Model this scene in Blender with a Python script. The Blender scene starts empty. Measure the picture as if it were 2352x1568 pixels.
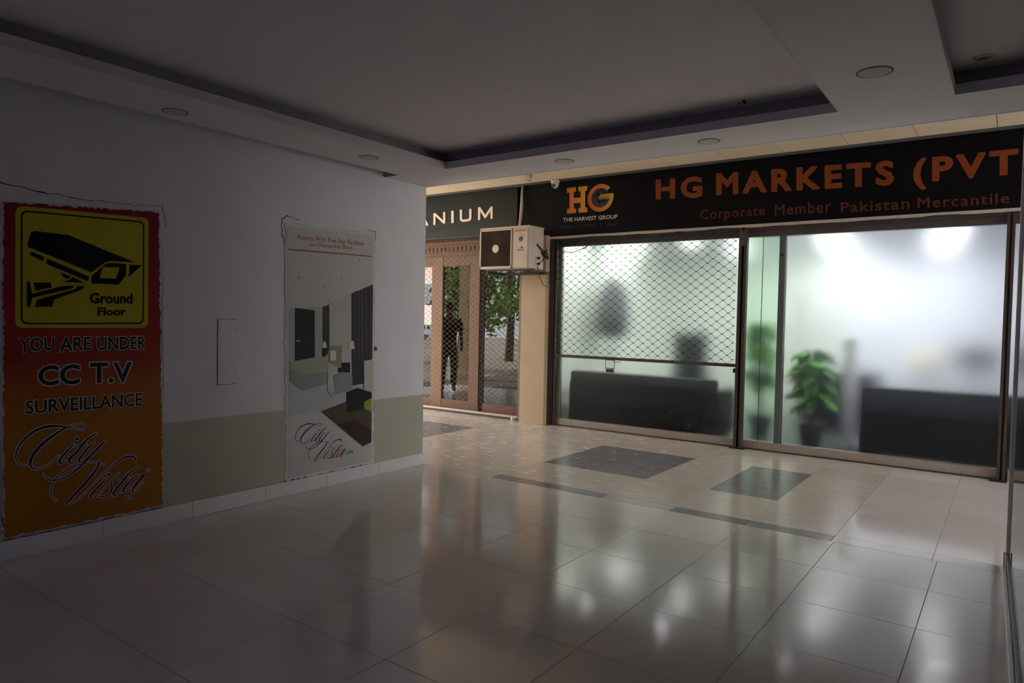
import bpy, bmesh, math, random
from mathutils import Vector, Matrix, noise
C = bpy.context.scene.collection
SC = bpy.context.scene
PI = math.pi
random.seed(7)

# ---------------------------------------------------------------- camera, world, light, exposure
cam = bpy.data.cameras.new('camera'); cam.sensor_width = 36.0; cam.lens = 24.39
cam.clip_start = 0.02; cam.clip_end = 200
co = bpy.data.objects.new('camera', cam); C.objects.link(co)
co.matrix_world = Matrix(((0.810715, -0.0354308, 0.5843679, 4.7324),
                          (0.5851187, 0.015922, -0.8107913, -5.0719),
                          (0.0194227, 0.9992453, 0.0336394, 1.4737), (0, 0, 0, 1)))
SC.camera = co
SC.view_settings.view_transform = 'Standard'; SC.view_settings.look = 'None'
SC.view_settings.gamma = 1.0; SC.view_settings.use_curve_mapping = False
SC.view_settings.exposure = 0.0
SC.cycles.use_denoising = True
SC.cycles.max_bounces = 12; SC.cycles.diffuse_bounces = 5; SC.cycles.glossy_bounces = 5
SC.cycles.transmission_bounces = 8; SC.cycles.transparent_max_bounces = 12
SC.cycles.sample_clamp_indirect = 25.0
SC.cycles.blur_glossy = 0.6
SC.cycles.caustics_reflective = True; SC.cycles.caustics_refractive = True

w = bpy.data.worlds.new('sky'); SC.world = w; w.use_nodes = True
bg = w.node_tree.nodes['Background']
bg.inputs[0].default_value = (0.94, 0.95, 1.0, 1); bg.inputs[1].default_value = 8.5

def lamp(name, kind, loc, energy, color=(1, 1, 1), rot=(0, 0, 0), **kw):
    l = bpy.data.lights.new(name, kind); l.energy = energy; l.color = color
    for k, v in kw.items(): setattr(l, k, v)
    o = bpy.data.objects.new(name, l); C.objects.link(o); o.location = loc; o.rotation_euler = rot
    return o
lamp('sun', 'SUN', (-20, 10, 20), 24.0, (1.0, 0.89, 0.76), (math.radians(-8), math.radians(-33), 0), angle=0.02)
# daylight portal at the open end of the passage (guides sky sampling, gives no light itself)
p_ = lamp('daylight_portal', 'AREA', (-6.1, 1.5, 1.7), 1.0, rot=(0, -PI/2, 0), shape='RECTANGLE', size=3.4, size_y=3.2)
p_.data.cycles.is_portal = True
p3_ = lamp('east_daylight_portal', 'AREA', (10.6, 1.6, 1.7), 1.0, rot=(0, PI/2, 0), shape='RECTANGLE', size=3.4, size_y=3.0)
p3_.data.cycles.is_portal = True
p2_ = lamp('rear_fill_portal', 'AREA', (1.7, -8.25, 1.1), 1.0, rot=(PI/2, 0, 0), shape='RECTANGLE', size=1.6, size_y=2.2)
p2_.data.cycles.is_portal = True  # sits on the added rear fill opening
SHOP_LAMPS = [(-.2, 3.64), (1.0, 3.68), (2.63, 3.58), (4.1, 3.85), (.84, 4.75), (4.12, 4.85), (2.63, 5.25), (-.28, 5.1), (1.18, 5.9), (3.93, 6.15), (2.6, 6.4)]
LAMP_E = 14.0

# ---------------------------------------------------------------- materials
def lin(c):
    return tuple((v/12.92 if v <= .04045 else ((v+.055)/1.055)**2.4) for v in c)
def srgb(h): return lin(tuple(int(h[i:i+2], 16)/255 for i in (0, 2, 4)))
MATS = {}
def mat(name, col, rough=.6, metal=0, var=0, scale=8, bump=0, bscale=120, spec=.5, coat=0, rnd=0, stretch=None):
    if name in MATS: return MATS[name]
    m = bpy.data.materials.new(name); m.use_nodes = True; nt = m.node_tree; N = nt.nodes; L = nt.links
    b = N['Principled BSDF']
    c = srgb(col) if isinstance(col, str) else col
    b.inputs['Base Color'].default_value = (*c, 1); b.inputs['Roughness'].default_value = rough
    b.inputs['Metallic'].default_value = metal; b.inputs['Specular IOR Level'].default_value = spec
    if coat: b.inputs['Coat Weight'].default_value = coat; b.inputs['Coat Roughness'].default_value = .05
    g = N.new('ShaderNodeNewGeometry')
    out = None
    if var or rnd:
        mix = N.new('ShaderNodeHueSaturation'); mix.inputs['Color'].default_value = (*c, 1)
        ad = N.new('ShaderNodeMath'); ad.operation = 'ADD'; ad.inputs[0].default_value = 1.0; ad.inputs[1].default_value = 0
        if var:
            n = N.new('ShaderNodeTexNoise'); n.inputs['Scale'].default_value = scale; n.inputs['Detail'].default_value = 5
            src = g.outputs['Position']
            if stretch:
                mp = N.new('ShaderNodeMapping'); mp.inputs['Scale'].default_value = stretch
                L.new(src, mp.inputs[0]); src = mp.outputs[0]
            L.new(src, n.inputs['Vector'])
            mr = N.new('ShaderNodeMapRange'); mr.inputs['From Min'].default_value = .25; mr.inputs['From Max'].default_value = .75
            mr.inputs['To Min'].default_value = 1-var; mr.inputs['To Max'].default_value = 1+var
            L.new(n.outputs['Fac'], mr.inputs['Value']); L.new(mr.outputs[0], ad.inputs[0])
        if rnd:
            oi = N.new('ShaderNodeObjectInfo'); mr2 = N.new('ShaderNodeMapRange')
            mr2.inputs['To Min'].default_value = -rnd; mr2.inputs['To Max'].default_value = rnd
            L.new(oi.outputs['Random'], mr2.inputs['Value']); L.new(mr2.outputs[0], ad.inputs[1])
        L.new(ad.outputs[0], mix.inputs['Value']); L.new(mix.outputs[0], b.inputs['Base Color'])
    if bump:
        n2 = N.new('ShaderNodeTexNoise'); n2.inputs['Scale'].default_value = bscale; n2.inputs['Detail'].default_value = 3
        L.new(g.outputs['Position'], n2.inputs['Vector'])
        bp = N.new('ShaderNodeBump'); bp.inputs['Strength'].default_value = bump; bp.inputs['Distance'].default_value = .01
        L.new(n2.outputs['Fac'], bp.inputs['Height']); L.new(bp.outputs[0], b.inputs['Normal'])
    MATS[name] = m
    return m

M_wall = mat('white_emulsion', (.655, .64, .66), .55, var=.03, scale=3, bump=.15, bscale=180)
M_wains = mat('wainscot_paint', (.40, .385, .30), .45, var=.03, scale=3, bump=.12, bscale=180)
M_ceil = mat('ceiling_paint', (.74, .71, .72), .7, var=.015, scale=2)
M_cove = mat('cove_shade_tone', (.30, .29, .31), .7)  # ceiling colour darkened to carry the shade inside the recesses
M_tile = mat('porcelain_tile', (.64, .61, .585), .11, var=.06, scale=2.2, rnd=.035, spec=.55, bump=.012, bscale=6)
M_tileo = mat('passage_tile', (.55, .49, .43), .2, var=.07, scale=5, rnd=.04, spec=.5, bump=.02, bscale=30, stretch=(1, 2.2, 1))
M_tiled = mat('dark_grey_tile', (.20, .19, .20), .22, var=.15, scale=7, rnd=.04, spec=.5, bump=.02, bscale=30)
def scuffed(m, amt, col):
    """pale dried footmarks, thickest towards the open left end"""
    nt = m.node_tree; N = nt.nodes; L = nt.links; b = N['Principled BSDF']; src = b.inputs['Base Color'].links[0].from_socket
    g = N.new('ShaderNodeNewGeometry'); mp = N.new('ShaderNodeMapping'); mp.inputs['Scale'].default_value = (1.0, 2.6, 1); L.new(g.outputs['Position'], mp.inputs[0])
    n = N.new('ShaderNodeTexNoise'); n.inputs['Scale'].default_value = 5.5; n.inputs['Detail'].default_value = 6; n.inputs['Roughness'].default_value = .65; L.new(mp.outputs[0], n.inputs['Vector'])
    r1 = N.new('ShaderNodeMapRange'); r1.inputs['From Min'].default_value = .52; r1.inputs['From Max'].default_value = .72; L.new(n.outputs['Fac'], r1.inputs['Value'])
    sx = N.new('ShaderNodeSeparateXYZ'); L.new(g.outputs['Position'], sx.inputs[0])
    r2 = N.new('ShaderNodeMapRange'); r2.inputs['From Min'].default_value = -.2; r2.inputs['From Max'].default_value = 3.0; r2.inputs['To Min'].default_value = amt; r2.inputs['To Max'].default_value = amt*.12; L.new(sx.outputs[0], r2.inputs['Value'])
    mu = N.new('ShaderNodeMath'); mu.operation = 'MULTIPLY'; L.new(r1.outputs[0], mu.inputs[0]); L.new(r2.outputs[0], mu.inputs[1])
    mx = N.new('ShaderNodeMix'); mx.data_type = 'RGBA'; L.new(mu.outputs[0], mx.inputs['Factor']); L.new(src, mx.inputs['A']); mx.inputs['B'].default_value = (*col, 1)
    L.new(mx.outputs['Result'], b.inputs['Base Color'])
    ad = N.new('ShaderNodeMath'); ad.operation = 'MULTIPLY_ADD'; L.new(mu.outputs[0], ad.inputs[0]); ad.inputs[1].default_value = .5; ad.inputs[2].default_value = b.inputs['Roughness'].default_value; L.new(ad.outputs[0], b.inputs['Roughness'])
scuffed(M_tileo, .55, (.80, .74, .68)); scuffed(M_tiled, .35, (.50, .47, .46))
M_grout = mat('grout', (.13, .115, .10), .9)
M_base = mat('skirting_tile', (.66, .65, .64), .25, var=.02, scale=6, rnd=.02)
M_ctile = mat('ceiling_tile', (.78, .66, .48), .8, var=.03, scale=6, rnd=.03)
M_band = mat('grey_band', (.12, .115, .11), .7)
M_pill = mat('tan_paint', (.50, .355, .215), .6, var=.04, scale=4, bump=.1)
M_brown = mat('brown_steel', (.058, .038, .029), .55, .1, var=.25, scale=30, rnd=.05)
M_brownd = mat('dark_header_steel', (.075, .06, .055), .6, .1, var=.15, scale=12)
M_alu = mat('beige_aluminium', (.36, .30, .25), .45, .1, var=.08, scale=10)
M_mull = mat('grey_mullion', (.12, .13, .12), .5, .2)
M_sign = mat('sign_vinyl_black', (.003, .0027, .004), .5, var=.1, scale=2, spec=.12)
M_sign2 = mat('sign_panel_green_black', (.008, .0105, .0095), .4, var=.15, scale=3, spec=.25)
M_orange = mat('orange_vinyl', (.22, .052, .014), .5, spec=.15, var=.12, scale=3)
M_orange2 = mat('dull_orange_vinyl', (.11, .028, .018), .5, spec=.15, var=.1, scale=3)
M_faint = mat('faint_red_vinyl', (.045, .018, .016), .5)
M_white = mat('white_vinyl', (.62, .56, .50), .5)
M_cream = mat('cream_acrylic', (.80, .66, .54), .4)
M_dim = mat('dim_acrylic', (.035, .037, .036), .5, spec=.2)
M_trim = mat('torn_flex_edge', (.52, .47, .40), .8, var=.15, scale=20)
M_wood = mat('brown_wood', (.15, .062, .024), .5, var=.2, scale=12, stretch=(6, 6, 1))
M_wood2 = mat('tan_wood', (.185, .088, .038), .5, var=.15, scale=12, stretch=(6, 6, 1))
M_galv = mat('galvanised_wire', (.19, .13, .09), .5, .3)
M_wire = mat('dark_wire', (.035, .027, .022), .5, .4)
M_black = mat('black_plastic', (.012, .012, .012), .4)
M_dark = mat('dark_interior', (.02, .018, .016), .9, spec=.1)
M_paper = mat('paper', (.72, .62, .60), .8)
M_steel = mat('brushed_steel', (.66, .62, .58), .35, .15)
M_ac = mat('ac_casing', (.60, .51, .41), .45, var=.04, scale=6)
M_acg = mat('ac_groove', (.28, .20, .15), .6)
M_acl = mat('ac_disc', (.66, .62, .44), .5)
M_lens = mat('downlight_lens', (.62, .60, .53), .9, spec=.1)
M_ring = mat('downlight_gap', (.16, .14, .12), .8)
M_chrome = mat('downlight_rim', (.55, .54, .52), .3, .4)
M_shopw = mat('shop_white_wall', (.80, .82, .88), .6)
M_shopg = mat('shop_green_wall', (.74, .81, .71), .6)
M_sofa = mat('black_leather', (.004, .006, .006), .6, var=.1, spec=.12)
M_leaf = mat('leaf_green', (.10, .30, .035), .6, rnd=.5, spec=.2)
M_treeleaf = mat('tree_leaf', (.13, .24, .04), .6, rnd=.2, var=.4, scale=1.5)
M_bark = mat('bark', (.09, .065, .045), .8, var=.3)
M_ground = mat('sunlit_paving', (.34, .30, .25), .8, var=.1, scale=3)
M_red = mat('red_print', (.36, .02, .02), .5, spec=.2)
M_blue = mat('blue_print', (.02, .08, .22), .4)
M_green = mat('green_print', (.03, .09, .03), .4)
M_yellow = mat('yellow_print', (.42, .35, .012), .5, var=.05, scale=4, spec=.2)
M_ink = mat('black_print', (.004, .004, .005), .5, spec=.12)
M_halo = mat('white_print', (.66, .62, .60), .4)
M_text = mat('dark_text_print', (.010, .013, .013), .5, spec=.15)
M_crack = mat('crack', (.035, .028, .03), .9)
M_gap = mat('black_gap', (.008, .006, .006), .9)
M_skin = mat('skin', (.30, .16, .10), .6)
M_shirt = mat('dark_shirt', (.035, .033, .035), .8)
M_trous = mat('grey_trousers', (.10, .10, .095), .8)

def ramp_mat(name, axis, lo, hi, stops, rough=.5, var=0):
    """print whose own colour runs along one axis"""
    m = bpy.data.materials.new(name); m.use_nodes = True; N = m.node_tree.nodes; L = m.node_tree.links
    g = N.new('ShaderNodeNewGeometry'); s = N.new('ShaderNodeSeparateXYZ'); L.new(g.outputs['Position'], s.inputs[0])
    mr = N.new('ShaderNodeMapRange'); mr.inputs['From Min'].default_value = lo; mr.inputs['From Max'].default_value = hi
    L.new(s.outputs[axis], mr.inputs['Value'])
    r = N.new('ShaderNodeValToRGB'); L.new(mr.outputs[0], r.inputs[0])
    e = r.color_ramp.elements
    while len(e) < len(stops): e.new(.5)
    for i, (p, c) in enumerate(stops): e[i].position = p; e[i].color = (*c, 1)
    b = N['Principled BSDF']; L.new(r.outputs[0], b.inputs['Base Color']); b.inputs['Roughness'].default_value = rough; b.inputs['Specular IOR Level'].default_value = .2
    return m
M_poster = ramp_mat('red_to_orange_print', 2, .15, 2.1, [(0, (.30, .115, .006)), (.30, (.36, .13, .008)), (.42, (.34, .085, .008)), (.52, (.28, .028, .008)), (.72, (.27, .012, .010)), (1, (.20, .006, .010))], .5)
M_script = ramp_mat('navy_to_crimson_print', 2, .18, .80, [(0, (.13, .003, .02)), (.45, (.07, .004, .03)), (.7, (.008, .006, .03)), (1, (.006, .006, .018))])
M_logo = ramp_mat('orange_to_yellow_vinyl', 0, -.27, .46, [(0, (.62, .10, .03)), (.30, (.62, .22, .03)), (.45, (.62, .34, .03)), (.50, (.55, .09, .03)), (.75, (.60, .17, .03)), (1, (.58, .34, .04))])

def frost_mat(name='frosted_glass', tint=(.985, .99, .985)):
    m = bpy.data.materials.new(name); m.use_nodes = True; N = m.node_tree.nodes; L = m.node_tree.links
    N.remove(N['Principled BSDF']); o = N['Material Output']
    gl = N.new('ShaderNodeBsdfGlass'); gl.inputs['Roughness'].default_value = .43; gl.inputs['IOR'].default_value = 1.25
    gl.inputs['Color'].default_value = (*tint, 1); gl.distribution = 'BECKMANN'
    L.new(gl.outputs[0], o.inputs[0]); return m
def film_mat():
    m = bpy.data.materials.new('milky_film'); m.use_nodes = True; N = m.node_tree.nodes; L = m.node_tree.links
    N.remove(N['Principled BSDF']); o = N['Material Output']
    t = N.new('ShaderNodeBsdfTransparent'); d = N.new('ShaderNodeBsdfTranslucent'); d.inputs[0].default_value = (.9, .92, 1, 1)
    mx = N.new('ShaderNodeMixShader'); mx.inputs[0].default_value = .05
    L.new(t.outputs[0], mx.inputs[1]); L.new(d.outputs[0], mx.inputs[2]); L.new(mx.outputs[0], o.inputs[0]); return m
def clear_mat(name, f0=.06, tint=(1, 1, 1), rough=.0):
    m = bpy.data.materials.new(name); m.use_nodes = True; N = m.node_tree.nodes; L = m.node_tree.links
    N.remove(N['Principled BSDF']); o = N['Material Output']
    t = N.new('ShaderNodeBsdfTransparent'); t.inputs[0].default_value = (*tint, 1)
    g = N.new('ShaderNodeBsdfGlossy'); g.inputs['Roughness'].default_value = rough
    lw = N.new('ShaderNodeFresnel'); lw.inputs['IOR'].default_value = 1.5 + f0
    ad = N.new('ShaderNodeMath'); ad.operation = 'ADD'; ad.inputs[1].default_value = f0; ad.use_clamp = True
    L.new(lw.outputs[0], ad.inputs[0])
    mx = N.new('ShaderNodeMixShader'); L.new(ad.outputs[0], mx.inputs[0])
    L.new(t.outputs[0], mx.inputs[1]); L.new(g.outputs[0], mx.inputs[2]); L.new(mx.outputs[0], o.inputs[0]); return m
M_frost = frost_mat(); M_frost2 = frost_mat('green_frosted_glass', (.90, .985, .915)); M_film = film_mat()
M_clear = clear_mat('clear_glass', .02, (.88, .93, .9))
M_mirror = clear_mat('tinted_shop_glass', .015, (.25, .27, .25))
def emit_mat(name, col, s):
    m = bpy.data.materials.new(name); m.use_nodes = True; b = m.node_tree.nodes['Principled BSDF']
    b.inputs['Base Color'].default_value = (*col, 1); b.inputs['Emission Color'].default_value = (*col, 1)
    b.inputs['Emission Strength'].default_value = s; return m
M_glow = emit_mat('lit_downlight', (.92, .95, 1.0), 14)

# ---------------------------------------------------------------- mesh helpers
def mesh(name, verts, faces, m, parent=None, smooth=False, mats=None, idx=None):
    me = bpy.data.meshes.new(name); me.from_pydata([tuple(v) for v in verts], [], faces)
    for mm in (mats or [m]): me.materials.append(mm)
    if idx:
        for p, i in zip(me.polygons, idx): p.material_index = i
    if smooth:
        for p in me.polygons: p.use_smooth = True
    me.update()
    o = bpy.data.objects.new(name, me); C.objects.link(o)
    if parent: o.parent = parent
    return o
class MB:
    def __init__(s): s.v = []; s.f = []
    def add(s, v, f):
        n = len(s.v); s.v += [Vector(q) for q in v]; s.f += [tuple(i+n for i in q) for q in f]; return s
    def box(s, x0, x1, y0, y1, z0, z1, bev=0):
        if bev:
            bm = bmesh.new(); bmesh.ops.create_cube(bm, size=1)
            for q in bm.verts: q.co = Vector(((x0+x1)/2+q.co.x*(x1-x0), (y0+y1)/2+q.co.y*(y1-y0), (z0+z1)/2+q.co.z*(z1-z0)))
            bmesh.ops.bevel(bm, geom=bm.edges[:], offset=bev, segments=2, affect='EDGES', profile=.5)
            bm.verts.index_update()
            s.add([q.co.copy() for q in bm.verts], [tuple(q.index for q in f.verts) for f in bm.faces]); bm.free(); return s
        v = [(x, y, z) for z in (z0, z1) for y in (y0, y1) for x in (x0, x1)]
        return s.add(v, [(0, 2, 3, 1), (4, 5, 7, 6), (0, 1, 5, 4), (1, 3, 7, 5), (3, 2, 6, 7), (2, 0, 4, 6)])
    def tube(s, pts, r, n=8, cap=True):
        pts = [Vector(p) for p in pts]; rr = r if isinstance(r, (list, tuple)) else [r]*len(pts)
        up = None; rings = []
        for i, p in enumerate(pts):
            t = (pts[min(i+1, len(pts)-1)]-pts[max(i-1, 0)])
            if t.length < 1e-9: t = Vector((0, 0, 1))
            t.normalize()
            if up is None: up = Vector((0, 0, 1)) if abs(t.z) < .9 else Vector((1, 0, 0))
            a = t.cross(up)
            if a.length < 1e-4: a = t.cross(Vector((1, 0, 0)))
            a.normalize(); b = a.cross(t).normalized(); up = b
            rings.append([p+(a*math.cos(2*PI*k/n)+b*math.sin(2*PI*k/n))*rr[i] for k in range(n)])
        v = [q for R in rings for q in R]; f = []
        for i in range(len(pts)-1):
            for k in range(n):
                f.append((i*n+k, i*n+(k+1) % n, (i+1)*n+(k+1) % n, (i+1)*n+k))
        if cap: f.append(tuple(range(n))[::-1]); f.append(tuple((len(pts)-1)*n+k for k in range(n)))
        return s.add(v, f)
    def lathe(s, prof, c=(0, 0, 0), n=24):
        """profile of (r, z) turned about z"""
        v = [(c[0]+r*math.cos(2*PI*k/n), c[1]+r*math.sin(2*PI*k/n), c[2]+z) for r, z in prof for k in range(n)]
        f = [(i*n+k, i*n+(k+1) % n, (i+1)*n+(k+1) % n, (i+1)*n+k) for i in range(len(prof)-1) for k in range(n)]
        if prof[0][0] > 1e-6: f.append(tuple(range(n))[::-1])
        if prof[-1][0] > 1e-6: f.append(tuple((len(prof)-1)*n+k for k in range(n)))
        return s.add(v, f)
    def poly(s, pts, M, d):
        """flat outline placed with M(u, v, w) and given thickness d"""
        n = len(pts); a = sum(pts[i][0]*pts[(i+1) % n][1]-pts[(i+1) % n][0]*pts[i][1] for i in range(n))
        if a < 0: pts = pts[::-1]
        v = [M(u, q, d) for u, q in pts]+[M(u, q, 0) for u, q in pts]
        return s.add(v, [tuple(range(n)), tuple(range(2*n-1, n-1, -1))]+[(n+i, n+(i+1) % n, (i+1) % n, i) for i in range(n)])
    def build(s, name, m, parent=None, smooth=False):
        return mesh(name, s.v, s.f, m, parent, smooth)
def box(name, m, x0, x1, y0, y1, z0, z1, parent=None, bev=0): return MB().box(x0, x1, y0, y1, z0, z1, bev).build(name, m, parent)
def struct(o): o['kind'] = 'structure'; return o
def thing(name, label, cat, loc=(0, 0, 0), group=None):
    o = bpy.data.objects.new(name, None); C.objects.link(o); o.location = loc; o.empty_display_size = .1
    return tag(o, label, cat, group)
def tag(o, label, cat, group=None):
    o['label'] = label; o['category'] = cat
    if group: o['group'] = group
    return o
def facing(y): return lambda u, v, w: Vector((u, y-w, v))        # shopfront plane, seen from -y
def onwall(x): return lambda u, v, w: Vector((x+w, u, v))        # left wall plane, seen from +x
_dg = None
def text_geo(body, offset, space=1.0):
    cu = bpy.data.curves.new('t', 'FONT'); cu.body = body; cu.extrude = 0; cu.resolution_u = 3; cu.space_character = space
    o = bpy.data.objects.new('t', cu); C.objects.link(o)
    bpy.context.view_layer.update(); dg = bpy.context.evaluated_depsgraph_get()
    me = bpy.data.meshes.new_from_object(o.evaluated_get(dg))
    v = [tuple(q.co) for q in me.vertices]; f = [tuple(p.vertices) for p in me.polygons]
    bpy.data.objects.remove(o); bpy.data.curves.remove(cu); bpy.data.meshes.remove(me)
    if offset > 0:                                   # bolder stroke: a band along every outline edge
        cnt = {}
        for p in f:
            for a, b in zip(p, p[1:]+p[:1]): cnt[(min(a, b), max(a, b))] = cnt.get((min(a, b), max(a, b)), 0)+1
        key = {}
        for i, q in enumerate(v): key.setdefault((round(q[0], 5), round(q[1], 5)), i)
        seen = {}
        for (a, b), c in cnt.items():
            ka = key[(round(v[a][0], 5), round(v[a][1], 5))]; kb = key[(round(v[b][0], 5), round(v[b][1], 5))]
            k = (min(ka, kb), max(ka, kb)); seen[k] = seen.get(k, 0)+c
        for (a, b), c in seen.items():
            if c != 1 or a == b: continue
            p0, p1 = Vector(v[a][:2]), Vector(v[b][:2]); d = (p1-p0).normalized(); n_ = Vector((-d.y, d.x))*offset; d = d*offset*.6
            i = len(v); zz = -.0002-.0006*((i*.618) % 1); v += [(*(p0-d+n_), zz), (*(p0-d-n_), zz), (*(p1+d-n_), zz), (*(p1+d+n_), zz)]; f.append((i, i+1, i+2, i+3))
    return v, f
def lettering(body, quad, place, m, parent, w=.003, offset=.0, halo=None, name='lettering', space=1.0):
    v, f = text_geo(body, offset, space); n0 = v
    v = n0; x0 = min(a[0] for a in v); x1 = max(a[0] for a in v); y0 = min(a[1] for a in v); y1 = max(a[1] for a in v)
    if halo is not None: v, f = text_geo(body, halo, space)
    bl, br, tr, tl = quad; out = []
    for a in v:
        s = (a[0]-x0)/(x1-x0); t = (a[1]-y0)/max(y1-y0, 1e-6)
        u = (1-s)*((1-t)*bl[0]+t*tl[0])+s*((1-t)*br[0]+t*tr[0]); q = (1-s)*((1-t)*bl[1]+t*tl[1])+s*((1-t)*br[1]+t*tr[1])
        out.append(place(u, q, w+a[2]))
    return mesh(name, out, f, m, parent)
def ribbon(mb, pts, place, w, grow=0.0):
    P = [Vector((p[0], p[1])) for p in pts]; W = [p[2] for p in pts]; Q = []; Z = []
    for i in range(len(P)-1):
        a, b, c, d = P[max(i-1, 0)], P[i], P[i+1], P[min(i+2, len(P)-1)]
        for k in range(5):
            t = k/5
            Q.append(.5*((2*b)+(c-a)*t+(2*a-5*b+4*c-d)*t*t+(3*b-a-3*c+d)*t**3)); Z.append(W[i]*(1-t)+W[i+1]*t)
    Q.append(P[-1]); Z.append(W[-1]); v = []; n = len(Q)
    for i, q in enumerate(Q):
        t = Q[min(i+1, n-1)]-Q[max(i-1, 0)]; t = t.normalized() if t.length else Vector((1, 0))
        h = Z[i]/2+grow
        e = -grow if i == 0 else (grow if i == n-1 else 0)
        q = q+t*e; nn = Vector((-t.y, t.x))*h
        v += [place(q.x+nn.x, q.y+nn.y, w), place(q.x-nn.x, q.y-nn.y, w)]
    mb.add(v, [(2*i, 2*i+1, 2*i+3, 2*i+2) for i in range(n-1)])
def disc(mb, c, r, place, w, n=16, ry=None):
    mb.add([place(c[0]+r*math.cos(2*PI*k/n), c[1]+(ry or r)*math.sin(2*PI*k/n), w) for k in range(n)], [tuple(range(n))])
def jag(quad, amp, step, seed, grow=0):
    """ragged outline round a quad"""
    random.seed(seed); cx = sum(q[0] for q in quad)/4; cy = sum(q[1] for q in quad)/4; out = []
    for i in range(4):
        a, b = Vector(quad[i]), Vector(quad[(i+1) % 4]); n = max(2, int((b-a).length/step)); d = (b-a).normalized(); nn = Vector((d.y, -d.x))
        for k in range(n):
            o = grow+random.uniform(-amp, amp) if k else grow
            p = a+(b-a)*k/n+nn*o
            if k == 0:
                s = Vector((p.x-cx, p.y-cy)).normalized(); p = a+s*grow
            out.append((p.x, p.y))
    return out

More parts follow.
